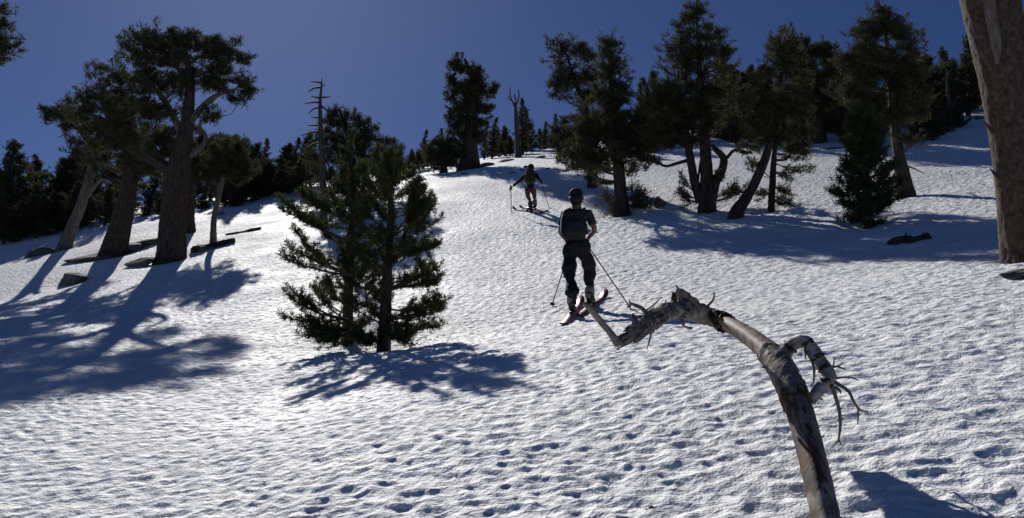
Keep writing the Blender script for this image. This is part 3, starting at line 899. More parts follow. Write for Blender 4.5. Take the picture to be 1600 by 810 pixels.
snag('dead_snag', 'bare dead snag with short drooping limbs above the ragged pine', 33.0, 505, 330,
     [(506, 335, 6.5), (504, 260, 5.5), (501, 200, 4.4), (500, 160, 3.2), (502, 138, 2.0), (503, 122, 0.7)],
     [[(502, 130, 1.6), (494, 128, 1.3), (484, 128, 0.7)], [(501, 137, 1.8), (490, 138, 1.5), (482, 144, 0.8)], [(500, 153, 2), (492, 152, 1.4), (486, 150, 0.8)],
      [(500, 160, 2.2), (488, 160, 1.6), (476, 162, 0.8)], [(502, 152, 2), (510, 152, 1.4), (516, 151, 0.8)], [(500, 168, 2), (490, 170, 1.4), (482, 178, 0.8)],
      [(500, 184, 2), (492, 184, 1.3), (486, 182, 0.7)], [(500, 196, 2), (490, 196, 1.5), (481, 196, 0.8)], [(502, 166, 1.8), (510, 172, 1.2), (518, 180, 0.7)],
      [(501, 206, 2), (486, 207, 1.5), (470, 212, 0.8)], [(502, 222, 2), (488, 226, 1.4), (476, 234, 0.8)], [(503, 134, 1.2), (507, 134, 0.8), (507, 130, 0.5)]], 51)
snag('dead_snag', 'forked grey dead snag standing among small conifers on the crest', 54.0, 810, 245,
     [(810, 248, 6), (808, 215, 4.6), (806, 180, 3.6), (805, 160, 2.4)],
     [[(805, 168, 1.8), (800, 157, 1.3), (797, 148, 0.9), (797, 132, 0.4)], [(806, 166, 1.6), (810, 154, 1.1), (811, 145, 0.9), (808, 140, 0.5)], [(806, 158, 1.8), (804, 150, 1), (805, 146, 0.5)],
      [(800, 155, 1.5), (796, 156, 1), (795, 150, 0.6)]], 52)
snag('dead_snag', 'thin grey dead snag in the bushes beside the massive bare trunk', 36.0, 1484, 190,
     [(1486, 205, 5), (1483, 165, 3.5), (1480, 130, 2), (1479, 108, 0.8)],
     [[(1482, 150, 1.5), (1476, 142, 1), (1472, 140, 0.6)], [(1484, 172, 2), (1492, 160, 1.5), (1496, 150, 0.8)]], 53)


# ---- background conifers: six shapes, each copied
def conifer_variant(seed, H=5.0, R=1.0, bushy=0.0, gaps=0.25, base_clear=0.04):
    """trunk and crown meshes for a conifer H tall with base at the origin"""
    rng = np.random.default_rng(seed)
    wood = Geo()
    n = 14
    lean = rng.normal(0, 0.06, 2)
    wob = np.cumsum(rng.normal(0, 0.025, (n, 2)), axis=0)
    z = np.linspace(-0.4, H * 0.97, n)
    P = np.stack([lean[0] * z + wob[:, 0], lean[1] * z + wob[:, 1], z], -1)
    wood.tube(P, np.linspace(0.03 * H ** 0.9, 0.012, n) * (1 + 0.3 * bushy), 7)
    tP, tD = [], []
    nb = int(78 + 40 * bushy)
    ga = 0
    keep = rng.uniform(0, 6.28, 3)
    for i in range(nb):
        f = base_clear + (1 - base_clear) * (i + rng.random()) / nb
        ga += 2.39996 + rng.normal(0, 0.25)
        if math.sin(f * 19 + keep[0]) + math.sin(ga * 2 + f * 9 + keep[1]) < -1.7 + gaps: continue
        prof = (1 - f) ** (0.75 - 0.3 * bushy) * (0.55 + 0.45 * min(1, f / 0.15)) + 0.05
        prof *= 1 + 0.25 * math.sin(f * 14 + keep[2]) * (0.4 + bushy)
        ln = R * prof * rng.uniform(0.6, 1.15)
        zz = f * H
        p0 = np.array([np.interp(zz, z, P[:, 0]), np.interp(zz, z, P[:, 1]), zz])
        d = norm(np.array([math.cos(ga), math.sin(ga), rng.uniform(-0.15, 0.3) + 0.5 * f + 0.3 * bushy]))
        m = 5
        Q = [p0]
        for j in range(m):
            d = norm(d + np.array([0, 0, 0.09]) + rng.normal(0, 0.07, 3))
            Q.append(Q[-1] + d * ln / m)
        Q = np.array(Q)
        wood.tube(Q, np.linspace(0.02, 0.006, m + 1), 3, cap=False)
        k = max(3, int(ln / 0.055))
        tt = rng.uniform(0.2, 1.02, k) * m
        ii = np.clip(tt.astype(int), 0, m - 1)
        pp = Q[ii] + (Q[ii + 1] - Q[ii]) * (tt - ii)[:, None]
        sd = norm(np.cross(Q[-1] - Q[0], [0, 0, 1.0]))
        pp = pp + sd * rng.normal(0, 0.17 * ln, (k, 1)) * (1.1 - tt / m * 0.6)[:, None] + rng.normal(0, 0.05, (k, 3))
        tP.append(pp)
        tD.append(norm(Q[ii + 1] - Q[ii]) + np.array([0, 0, 0.5]) + rng.normal(0, 0.35, (k, 3)))
    tP.append(np.stack([np.full(9, P[-1, 0]), np.full(9, P[-1, 1]), np.linspace(H * 0.9, H * 1.0, 9)], -1))
    tD.append(np.tile([0, 0, 1.0], (9, 1)) + rng.normal(0, 0.4, (9, 3)))
    V, T = tufts(np.vstack(tP), np.vstack(tD), 0.17, 9, 0.05, 0.6, rng)
    return wood.mesh('conifer_trunk', M['bark']), make_mesh('conifer_crown', V, None, T, M['needle_far'])


VAR = [conifer_variant(61, 5, 0.85, 0.0, 0.2), conifer_variant(62, 5, 1.05, 0.2, 0.3), conifer_variant(63, 5, 1.25, 0.5, 0.3),
       conifer_variant(64, 5, 0.75, 0.1, 0.35), conifer_variant(65, 5, 1.5, 0.8, 0.35), conifer_variant(66, 5, 1.1, 0.35, 0.5)]


def conifer(px, d, top, var, label, group, wide=1.0):
    b = ground_at(px, d)
    want = at(px, top, d)
    h = max(0.6, (want - b)[2])
    r = link('conifer', None, loc=b)
    tag(r, ('narrow spire-shaped ', 'full pointed ', 'full rounded ', 'narrow gappy ', 'broad low-branched ', 'ragged open ')[var] + label, 'tree', group)
    s = h / 5.0
    sx = 1.3 * wide * max(s, 0.45 * (h / 3.0) ** 0.5)
    r.scale = (sx, sx, s)
    r.rotation_euler = (0, 0, RNG.uniform(0, 6.28))
    for nm, me in zip(('trunk', 'crown'), VAR[var]):
        link(nm, me, r)
    return r


def stand(label, group, rows):
    for i, row in enumerate(rows):
        conifer(row[0], row[1], row[2], row[3] if len(row) > 3 else int(RNG.integers(0, 6)), label, group, row[4] if len(row) > 4 else 1.0)


stand('dark conifer in the dense stand behind the old pine clump', 'conifers behind the old pine clump',
      [(14, 44, 216, 4), (-18, 47, 222, 2), (40, 50, 252, 1), (70, 46, 222, 2, 1.2), (95, 52, 246, 4), (118, 46, 262, 2, 1.3), (55, 42, 285, 4), (5, 41, 300, 4), (150, 55, 250, 1), (172, 50, 262, 4), (205, 54, 250, 2),
       (232, 50, 268, 4, 1.2), (255, 56, 250, 1), (305, 52, 250, 2), (30, 43, 320, 4, 1.2), (90, 44, 310, 4, 1.2), (140, 47, 320, 4, 1.1), (225, 47, 320, 4), (165, 44, 290, 4, 1.2), (130, 50, 235, 2, 1.2), (200, 48, 300, 4, 1.2), (250, 46, 310, 4, 1.2), (315, 46, 300, 4, 1.1), (-40, 44, 250, 4, 1.2), (20, 42, 262, 2, 1.2), (110, 43, 280, 4, 1.2), (285, 48, 280, 4, 1.2), (52, 48, 236, 5, 1.1)])
stand('dark conifer in the row between the old clump and the bare snag', 'conifers between the old clump and the bare snag',
      [(330, 54, 225, 4), (362, 50, 210, 1), (381, 54, 208, 5), (396, 50, 222, 4, 1.2), (412, 56, 214, 0), (428, 53, 214, 2), (446, 56, 224, 4), (458, 52, 212, 0), (470, 54, 208, 2, 1.1), (484, 57, 226, 4), (420, 50, 250, 4, 1.3), (450, 50, 252, 4, 1.2), (380, 47, 262, 4, 1.2), (400, 48, 270, 4), (350, 46, 262, 4, 1.3), (365, 45, 275, 4, 1.2), (436, 48, 240, 5, 1.2), (465, 47, 245, 4, 1.2)])
stand('small conifer in the far row below the crest pine', 'far conifers below the crest pine',
      [(628, 60, 224, 2, 1.2), (645, 64, 232, 4), (661, 60, 200, 0), (672, 66, 224, 2), (640, 56, 238, 4, 1.1), (683, 62, 214, 3), (655, 57, 236, 4, 1.2), (692, 60, 196, 3), (600, 58, 236, 4), (612, 62, 226, 2)])
stand('small dark conifer among the group around the forked snag on the crest', 'crest conifers around the forked snag',
      [(768, 60, 178, 0), (757, 62, 196, 3), (790, 62, 188, 2), (779, 64, 200, 4), (817, 58, 150, 0, 0.9), (832, 62, 163, 1), (851, 64, 184, 0), (845, 66, 200, 4), (869, 66, 172, 3), (880, 70, 190, 1), (822, 64, 200, 4), (862, 62, 205, 4), (798, 60, 210, 4), (892, 64, 190, 2)])
stand('dark conifer on the hillside behind the multi-stemmed and leaning pines', 'hillside conifers behind the multi-stemmed pine',
      [(1020, 50, 112, 0), (1004, 52, 122, 3), (1035, 48, 130, 2), (1010, 46, 160, 4, 1.1), (985, 48, 170, 2), (1040, 52, 96, 1), (1135, 50, 90, 2, 1.1), (1155, 46, 92, 4), (1172, 50, 88, 5), (1190, 44, 104, 2), (1128, 44, 192, 4, 1.3),
       (1150, 40, 150, 4), (1176, 42, 130, 2), (1165, 56, 110, 4), (1320, 46, 70, 2), (1335, 42, 90, 4), (1210, 48, 92, 1), (1000, 44, 190, 4, 1.3), (1025, 42, 180, 4, 1.3), (1050, 45, 150, 4, 1.2), (975, 42, 200, 4, 1.2), (1145, 42, 120, 2, 1.3), (1185, 40, 150, 4, 1.3), (1235, 42, 130, 4, 1.3), (1310, 40, 110, 4, 1.3), (1200, 46, 90, 4, 1.2), (1120, 46, 130, 4, 1.2), (1260, 46, 100, 4, 1.3), (1330, 36, 150, 4, 1.2)])
stand('dark conifer in the hillside wood behind the tall layered pine', 'hillside conifers behind the tall layered pine',
      [(1442, 44, 60, 1), (1425, 40, 84, 2), (1455, 48, 70, 0), (1468, 46, 92, 2), (1446, 36, 110, 4), (1462, 38, 120, 2), (1484, 42, 108, 4), (1500, 46, 78, 5), (1512, 42, 50, 1), (1525, 46, 84, 4), (1432, 34, 130, 3), (1472, 50, 76, 2),
       (1590, 40, 52, 2), (1612, 42, 60, 4), (1496, 50, 66, 1), (1540, 48, 60, 2), (1480, 36, 150, 4, 1.2), (1458, 34, 158, 4, 1.1), (1500, 37, 152, 4, 0.9), (1345, 38, 100, 2), (1640, 38, 70, 2), (1430, 42, 90, 4, 1.3), (1410, 40, 110, 4, 1.3), (1470, 40, 110, 4, 1.3), (1515, 44, 90, 4, 1.2), (1450, 42, 84, 4, 1.2), (1385, 38, 130, 4, 1.3)])


# ------------------------------------------------------------------ foreground: bent dead tree
def bent_dead_tree():
    base = c2w(*hit(1296, 838))
    root = link('dead_tree', None, loc=base)
    tag(root, 'dead peeling tree trunk bent over in an arch above the snow', 'dead tree')
    def dep(px, py, d):
        if px > 1240: return d - 0.66
        return d + np.interp(px, [960, 1000, 1040, 1070, 1083, 1092, 1100, 1130, 1160, 1190, 1215, 1240], [-0.83, -0.96, -1.03, -0.93, -0.75, -0.54, -0.37, -0.5, -0.6, -0.66, -0.66, -0.66])
    def P(rows, fix=True):
        out = []
        for p in rows:
            d = dep(p[0], p[1], p[3]) if fix else p[3]
            out.append([*(at(p[0], p[1], d) - base), p[2] * d / F])
        return np.array(out)
    def grow(name, rows, mat, sides=20, step=0.03, seed=1, ridge=0.05, lump=0.08, parent=None, smooth=True, fix=True):
        W = resample(P(rows, fix), step)
        g = Geo()
        g.tube(W[:, :3], np.maximum(W[:, 3], 0.002), sides, bark_fn(seed, ridge, lump))
        return link(name, g.mesh(name, mat, smooth), parent or root)
    main = [(1300, 880, 25, 3.15), (1291, 812, 23, 3.32), (1272, 725, 22, 3.56), (1252, 650, 21.5, 3.82), (1233, 600, 20.5, 4.0), (1212, 562, 19, 4.22), (1184, 536, 16, 4.46), (1152, 514, 14, 4.74), (1126, 502, 12.5, 4.96),
            (1099, 491, 11.5, 5.12), (1092, 489, 11.5, 4.94), (1084, 486, 11.5, 4.74), (1070, 484, 12, 4.52), (1042, 488, 11.5, 4.32), (1016, 503, 11.5, 4.22), (992, 521, 10.5, 4.16), (970, 534, 7, 4.12)]
    grow('trunk', main, M['peeled'], 26, 0.025, 3, 0.035, 0.08, fix=False)
    W = resample(P(main, False), 0.012)
    # flaking bark sleeves with ragged, curling edges
    def sleeve(i0, i1, seed, k=1.16, mat='curl_bark', rings=5.0, am=1.0):
        i0, i1 = min(i0, i1), max(i0, i1)
        i1 = max(i1, i0 + 7)
        r = np.random.default_rng(seed)
        seg = W[i0:i1]
        n, sides = len(seg), 28
        ph = r.uniform(0, 6.28, 6)
        def fn(n, a):
            t = np.arange(n)[:, None] * 0.012
            f = k + am * 0.09 * np.sin(rings * 6.28 * t / 0.25 + 1.3 * np.sin(a[None] + ph[0]) + ph[1]) + am * 0.06 * np.sin(rings * 11 * t + 2 * np.sin(2 * a[None] + ph[2]))
            f = f + am * 0.05 * np.sin(a[None] * 3 + ph[3] + t * 9) + r.normal(0, 0.045, (n, len(a)))
            return f
        V, Q, T = tube(seg[:, :3], seg[:, 3], sides, fn, cap=False)
        V = V.reshape(n, sides, 3)
        ax = norm(np.gradient(seg[:, :3], axis=0))
        for e, sg in ((0, 1), (n - 1, -1)):                   # ragged rims
            rag = am * 0.03 * np.sin(np.arange(sides) * 1.7 + ph[4]) + r.normal(0, 0.014, sides)
            for q in range(3):
                V[e + sg * q] += ax[e] * rag[:, None] * (1 - q / 3)
        # inner wall for thickness
        c = seg[:, None, :3]
        inner = c + (V - c) * 0.86
        allV = np.vstack([V.reshape(-1, 3), inner.reshape(-1, 3)])
        m = n * sides
        j = np.arange(sides)
        k2 = (j + 1) % sides
        e = (n - 1) * sides
        rim = np.vstack([np.stack([j, j + m, k2 + m, k2], -1), np.stack([e + j, e + k2, e + k2 + m, e + j + m], -1)])
        Q2 = np.vstack([Q, Q[:, ::-1] + m, rim])
        link('bark', make_mesh('bark', allV, Q2, None, M[mat], True), root)
    def idx(px, py, d):
        q = at(px, py, dep(px, py, d)) - base
        return int(np.argmin(np.linalg.norm(W[:, :3] - q, axis=1)))
    sleeve(idx(1236, 606, 4.55), idx(1203, 552, 4.97), 1, 1.08, rings=2.0, am=0.35)
    sleeve(idx(1132, 504, 5.42), idx(1086, 487, 5.48), 2, 1.12, am=1.3)
    sleeve(idx(1094, 489, 5.5), idx(1052, 485, 5.4), 3, 1.18, am=1.6)
    sleeve(idx(1056, 485, 5.4), idx(1020, 500, 5.22), 4, 1.15, am=1.6)
    sleeve(idx(1024, 498, 5.24), idx(998, 516, 5.08), 5, 1.2, am=1.8)
    sleeve(idx(1002, 513, 5.1), idx(975, 532, 4.97), 6, 1.15, am=1.6)
    sleeve(idx(1137, 507, 5.40), idx(1129, 503, 5.44), 7, 1.20, 'dark_bark')
    sleeve(idx(1240, 616, 4.5), idx(1234, 602, 4.57), 8, 1.06, 'dark_bark', am=0.3)
    # end limb, side branch
    grow('limb', [(966, 537, 8, 4.95), (955, 522, 5.5, 4.9), (938, 502, 5, 4.82), (924, 485, 4.6, 4.76), (914, 474, 3.2, 4.72)], M['dead'], 10, 0.03, 9)
    loop = [(1218, 566, 13, 4.85), (1232, 546, 10, 4.85), (1244, 536, 9.5, 4.83), (1258, 533, 9.5, 4.8), (1266, 541, 9, 4.78), (1277, 557, 9, 4.75), (1288, 574, 9.5, 4.71), (1297, 588, 9.5, 4.67), (1291, 599, 9.5, 4.66), (1281, 609, 9, 4.65), (1272, 620, 8, 4.63), (1267, 629, 5, 4.62)]
    grow('limb', loop, M['white_bark'], 16, 0.012, 10, 0.11, 0.16)
    LW = resample(P(loop), 0.01)
    for q, k in enumerate((0.16, 0.33, 0.47, 0.60, 0.74)):      # cracked rings of lifted bark
        i = int(k * len(LW))
        seg = LW[i:i + 3]
        g = Geo()
        g.tube(seg[:, :3], seg[:, 3] * np.array([1.02, 1.12, 1.02]), 14, bark_fn(80 + q, 0.25, 0.3))
        link('bark', g.mesh('bark', M['dark_bark']), root)
    grow('stub', [(1086, 484, 12, 5.5), (1072, 470, 11.5, 5.48), (1064, 459, 9, 5.46), (1060, 454, 4, 5.45)], M['curl_bark'], 14, 0.012, 12, 0.16, 0.2)
    grow('stub', [(1056, 484, 6, 5.4), (1053, 470, 5, 5.39), (1054, 457, 3.5, 5.38)], M['dark_bark'], 8, 0.012, 13, 0.16, 0.2)
    grow('stub', [(998, 512, 6, 5.1), (991, 500, 5, 5.1), (988, 491, 2.5, 5.1)], M['curl_bark'], 8, 0.012, 14, 0.16, 0.2)
    tw = [[(1058, 480, 3, 5.4), (1063, 466, 2.6, 5.39), (1062, 455, 2, 5.38), (1056, 446, 1.2, 5.38)], [(1096, 488, 3, 5.45), (1108, 476, 2.2, 5.44), (1115, 467, 1.6, 5.44), (1116, 457, 1.2, 5.44)],
          [(1012, 492, 4, 5.2), (1003, 482, 3.2, 5.2), (992, 477, 2.6, 5.18), (983, 473, 1.4, 5.16)], [(984, 474, 1.3, 5.16), (983, 468, 0.8, 5.16)], [(1008, 486, 1.6, 5.2), (1020, 478, 1.3, 5.18), (1034, 464, 0.8, 5.16)],
          [(1032, 488, 2, 5.3), (1038, 478, 1.6, 5.3), (1041, 468, 0.9, 5.3)], [(1026, 490, 2.2, 5.2), (1020, 510, 2, 5.1), (1016, 528, 1.6, 5.08), (1013, 540, 0.9, 5.06)], [(1015, 530, 1.2, 5.08), (1011, 546, 0.7, 5.06)],
          [(1064, 492, 2.6, 5.4), (1066, 506, 2, 5.36), (1073, 512, 1.8, 5.35), (1080, 513, 2.6, 5.35)], [(1020, 488, 2.2, 5.2), (1034, 482, 1.6, 5.22), (1044, 476, 1, 5.24)],
          [(1298, 597, 5, 4.66), (1304, 615, 3.4, 4.64), (1310, 636, 3, 4.62), (1313, 662, 2.6, 4.6), (1310, 690, 1.6, 4.6)], [(1311, 688, 1.6, 4.6), (1304, 693, 0.8, 4.6)], [(1311, 688, 1.6, 4.6), (1315, 697, 0.8, 4.6)],
          [(1298, 594, 4, 4.66), (1312, 602, 3, 4.64), (1326, 612, 2.6, 4.62), (1334, 628, 2.2, 4.6), (1344, 641, 1.8, 4.6), (1356, 643, 1, 4.6)], [(1340, 636, 1.6, 4.6), (1341, 648, 1.5, 4.6), (1340, 663, 0.9, 4.6)], [(1354, 643, 0.9, 4.6), (1357, 648, 0.5, 4.6)],
          [(1300, 592, 2.4, 4.66), (1316, 590, 1.6, 4.64), (1330, 590, 1.3, 4.62), (1342, 595, 0.8, 4.6)], [(1296, 575, 2.4, 4.7), (1308, 573, 1.8, 4.69), (1322, 578, 0.9, 4.68)], [(1302, 573, 1.5, 4.69), (1304, 558, 0.8, 4.68)],
          [(1296, 585, 1.8, 4.68), (1304, 582, 0.9, 4.68)], [(1310, 572, 1.4, 4.69), (1318, 567, 0.7, 4.68)], [(1260, 548, 3.4, 4.8), (1268, 562, 2.6, 4.78), (1272, 580, 2.2, 4.76), (1271, 601, 1.2, 4.75)], [(1258, 546, 2, 4.8), (1259, 562, 1, 4.8)],
          [(1304, 604, 2.4, 4.64), (1312, 610, 2, 4.63), (1314, 615, 1, 4.62)], [(1284, 612, 2.4, 4.64), (1294, 613, 1, 4.63)], [(1280, 622, 2.4, 4.63), (1286, 625, 1, 4.62)], [(1272, 690, 2.4, 4.33), (1288, 681, 1, 4.33)], [(1238, 640, 3, 4.5), (1229, 644, 1, 4.5)],
          [(1204, 575, 3, 4.85), (1190, 574, 1, 4.86)]]
    for i, l in enumerate(tw):
        grow('twig', l, M['dead'], 6, 0.015, 70 + i, 0.06, 0.06)


bent_dead_tree()


# ------------------------------------------------------------------ rocks and logs
def rock(px, py, w, h, label, seed, name='rock', mat='rock', depth=0.8, flat=0.35, group=None, cat='rock', peak=0.0, sink=0.35, rot=None, subdiv=3):
    g = hit(px, py)
    s = g[2] / F
    rng = np.random.default_rng(seed)
    bm = bmesh.new()
    bmesh.ops.create_icosphere(bm, subdivisions=subdiv, radius=1.0)
    pl = norm(rng.normal(size=(16, 3)) + np.array([0, 0, 0.3]))
    off = rng.uniform(0.42, 0.82, 16)
    f = waves(seed, 10, 3.0, 14.0, 0.07)
    for v in bm.verts:
        p = np.array(v.co)
        for n, o in zip(pl, off):                  # facet the stone
            e = p @ n - o
            if e > 0: p = p - n * e * 0.97
        p = p * (1 + f(p[0] + p[2] * 0.7, p[1] - p[2] * 0.5))
        if peak: p[2] *= 1 + peak * max(0, 1 - math.hypot(p[0], p[1]) * 1.4)
        v.co = p * np.array([w * s, w * s * depth, h * s])
    me = bpy.data.meshes.new(name)
    bm.to_mesh(me)
    bm.free()
    me.materials.append(M[mat])
    c = c2w(g[0], g[1], g[2])
    o = link(name, me, loc=c + np.array([0, 0, h * s * (1 - 2 * sink) * 0.5]))
    # lie along the slope
    e = 0.4
    gx = c2w(g[0] + e, float(G(g[0] + e, g[2])), g[2]) - c
    gy = c2w(g[0], float(G(g[0], g[2] + e)), g[2] + e) - c
    x = norm(gx)
    z = norm(np.cross(gx, gy))
    y = np.cross(z, x)
    o.rotation_euler = Matrix((x, y, z)).transposed().to_euler()
    tag(o, label, cat, group)
    return o


rock(112, 440, 34, 15, 'dark wedge-shaped rock poking from the shaded snow below the old pines', 1, peak=0.5)
rock(140, 404, 42, 8, 'long low dark rock slab at the foot of the leaning brown trunk', 2)
rock(205, 388, 34, 11, 'rounded pale boulder between the leaning brown trunk and the massive pine', 3)
rock(232, 381, 26, 8, 'dark jagged rock behind the pale boulder in the old pine clump', 4)
rock(215, 413, 32, 8, 'jagged dark rock ledge against the foot of the massive old pine', 5)
rock(312, 389, 26, 9, 'low dark rock touching the reddish-brown trunk behind the massive pine', 6)
rock(343, 336, 8, 5, 'small dark stone on the bright snow above the slender pale trunk', 7)
rock(1030, 320, 15, 11, 'small grey pyramid-shaped rock beside the pointed pine', 8, peak=0.7)
rock(1592, 432, 30, 12, 'pale grey rock half buried in front of the massive bare trunk', 9)
for i, (px, py, w, h, lab) in enumerate([(815, 267, 5, 3, 'dark stone just left behind the pack of the far skier'), (822, 262, 6, 4, 'larger dark stone uphill of the far skier'),
                                         (798, 272, 9, 3, 'flat olive-brown stone beside the far skier'), (857, 264, 6, 3, 'dark stone between the far skier and the pine boughs'),
                                         (884, 268, 8, 4, 'dark stone at the tips of the low pine boughs'), (873, 270, 5, 2, 'tiny flat stone near the low pine boughs'),
                                         (725, 272, 9, 2, 'flat dark stone in the snow below the flared trunk'), (846, 246, 12, 3, 'low dark rock band on the crest near the small conifers'),
                                         (880, 245, 16, 3, 'long low dark rock band on the crest behind the ragged pine'), (790, 252, 18, 5, 'dark rock heap below the forked snag'), (760, 258, 16, 5, 'dark rock heap at the foot of the crest pine'),
                                         (1498, 196, 16, 4, 'long dark rock on the hillside beside the massive bare trunk'), (1530, 186, 12, 4, 'small dark rock high on the hillside by the bushes'), (1300, 232, 20, 2, 'thin dark rock strip on the snow by the heavy pine'),
                                         (60, 398, 40, 10, 'rubble heap at the foot of the pale leaning trunk'), (398, 360, 14, 3, 'flat dark stone on the bright snow below the slim conifers')]):
    rock(px, py, w, h, lab, 100 + i, subdiv=2)


def log(name, label, a, b, r, seed, mat='bark', stubs=0):
    ga, gb = hit(*a), hit(*b)
    A, B = c2w(*ga), c2w(*gb)
    root = link(name, None, loc=A)
    tag(root, label, 'log')
    rng = np.random.default_rng(seed)
    n = 7
    P = np.array([A + (B - A) * i / (n - 1) for i in range(n)]) - A
    P[:, 2] += rng.normal(0, r * 0.15, n) + r * 0.35
    W = resample(np.hstack([P, (r * rng.uniform(0.6, 1.15, n))[:, None]]), 0.06)
    g = Geo()
    g.tube(W[:, :3], W[:, 3], 14, bark_fn(seed, 0.16, 0.3))
    link('log_body', g.mesh('log_body', M[mat]), root)
    for q in range(stubs):
        i = rng.integers(2, len(W) - 2)
        d = norm(rng.normal(0, 0.6, 3) + np.array([0, -0.4, 1.0]))
        g = Geo()
        Q = np.array([W[i, :3] + d * r * k for k in (0.3, 1.2, 2.0)])
        g.tube(Q, [r * 0.4, r * 0.3, r * 0.12], 7, bark_fn(seed + q, 0.1, 0.1))
        link('stub', g.mesh('stub', M[mat]), root)


log('fallen_log', 'weathered fallen log lying by the slender pale trunk of the old clump', (300, 393), (366, 378), 0.13, 3)
log('driftwood_log', 'dark gnarled half-buried log on open snow by the conical pine', (1388, 382), (1452, 372), 0.065, 4, stubs=3)
log('fallen_log', 'thin dark fallen stem on bright snow above the slender pale trunk', (352, 368), (408, 358), 0.05, 6)
log('bark_fragment', 'small curled bark fragment lying on the foreground snow', (1012, 803), (1026, 799), 0.014, 5, stubs=2)


# ------------------------------------------------------------------ people
M['skin'] = new_mat('skin', (0.21, 0.115, 0.08), 0.5)
M['hair'] = new_mat('dark_hair', (0.02, 0.014, 0.01), 0.6)
M['black_cloth'] = noise_mat('black_cloth', (0.008, 0.009, 0.012), (0.02, 0.022, 0.028), 12, 0.85, bump=0.4, dist=0.02)
M['cap'] = noise_mat('black_cap', (0.008, 0.008, 0.010), (0.018, 0.018, 0.022), 30, 0.8, bump=0.2)
M['shirt'] = noise_mat('grey_blue_shirt', (0.018, 0.025, 0.034), (0.045, 0.056, 0.07), 26, 0.85, bump=0.2, lo=0.45, hi=0.55)
M['pack_black'] = noise_mat('black_pack', (0.007, 0.007, 0.009), (0.018, 0.018, 0.022), 10, 0.6, bump=0.3)
M['pack_grey'] = noise_mat('grey_pack_panel', (0.012, 0.012, 0.015), (0.03, 0.03, 0.036), 14, 0.6, bump=0.2)
M['pack_green'] = noise_mat('olive_green_pack', (0.030, 0.036, 0.016), (0.062, 0.070, 0.032), 9, 0.75, bump=0.3)
M['leggings'] = noise_mat('red_black_patterned_leggings', (0.012, 0.01, 0.012), (0.22, 0.10, 0.085), 24, 0.8, bump=0, lo=0.47, hi=0.53, detail=2)
M['boot'] = noise_mat('black_boot_shell', (0.015, 0.015, 0.016), (0.05, 0.05, 0.05), 9, 0.45, bump=0.1)
M['boot_pale'] = noise_mat('white_black_boot_cuff', (0.22, 0.22, 0.17), (0.02, 0.02, 0.02), 16, 0.45, bump=0, lo=0.5, hi=0.54, detail=1)
M['ski_red'] = noise_mat('red_ski_topsheet', (0.20, 0.035, 0.04), (0.09, 0.015, 0.02), 9, 0.35, bump=0, lo=0.52, hi=0.56, detail=2, spec=0.5)
M['ski_dark'] = new_mat('dark_ski_topsheet', (0.02, 0.02, 0.024), 0.4)
M['metal'] = new_mat('dark_metal', (0.05, 0.05, 0.055), 0.35)
M['pole'] = new_mat('black_pole', (0.015, 0.015, 0.018), 0.4)
M['glove'] = new_mat('black_glove', (0.012, 0.012, 0.014), 0.7)


def skin_mesh(name, nodes, edges, root, mat, parent, sub=2):
    """nodes: [(xyz, radius)]"""
    me = bpy.data.meshes.new(name)
    me.from_pydata([tuple(n[0]) for n in nodes], edges, [])
    o = link(name, me, parent)
    md = o.modifiers.new('skin', 'SKIN')
    md.use_smooth_shade = True
    if not me.skin_vertices:
        me.skin_vertices.new()
    sv = me.skin_vertices[0].data
    for i, n in enumerate(nodes):
        r = n[1]
        sv[i].radius = (r, r) if np.isscalar(r) else r
        sv[i].use_root = (i == root)
    s = o.modifiers.new('subdivision', 'SUBSURF')
    s.levels = s.render_levels = sub
    dg = bpy.context.evaluated_depsgraph_get()
    ev = bpy.data.meshes.new_from_object(o.evaluated_get(dg))
    o.modifiers.clear()
    o.data = ev
    ev.name = name
    ev.materials.clear()
    ev.materials.append(mat)
    ev.polygons.foreach_set('use_smooth', np.ones(len(ev.polygons), bool))
    return o


def blob(name, parent, c, r, mat, sub=3, fn=None, rot=None):
    bm = bmesh.new()
    bmesh.ops.create_icosphere(bm, subdivisions=sub, radius=1.0)
    for v in bm.verts:
        p = np.array(v.co)
        if fn: p = fn(p)
        v.co = p * np.asarray(r)
    for f in bm.faces: f.smooth = True
    me = bpy.data.meshes.new(name)
    bm.to_mesh(me)
    bm.free()
    me.materials.append(mat)
    o = link(name, me, parent, tuple(c))
    if rot: o.rotation_euler = rot
    return o


def rbox(name, parent, c, size, mat, bev=0.03, rot=None, seg=3, taper=None, puff=0.0):
    bm = bmesh.new()
    bmesh.ops.create_cube(bm, size=1.0)
    for v in bm.verts:
        v.co = Vector((v.co.x * size[0], v.co.y * size[1], v.co.z * size[2]))
        if taper and v.co.z > 0:
            v.co.x *= taper
            v.co.y *= taper
    bmesh.ops.bevel(bm, geom=bm.edges[:], offset=bev, segments=seg, profile=0.5, affect='EDGES')
    for f in bm.faces: f.smooth = True
    me = bpy.data.meshes.new(name)
    bm.to_mesh(me)
    bm.free()
    me.materials.append(mat)
    o = link(name, me, parent, tuple(c))
    if rot: o.rotation_euler = rot
    return o


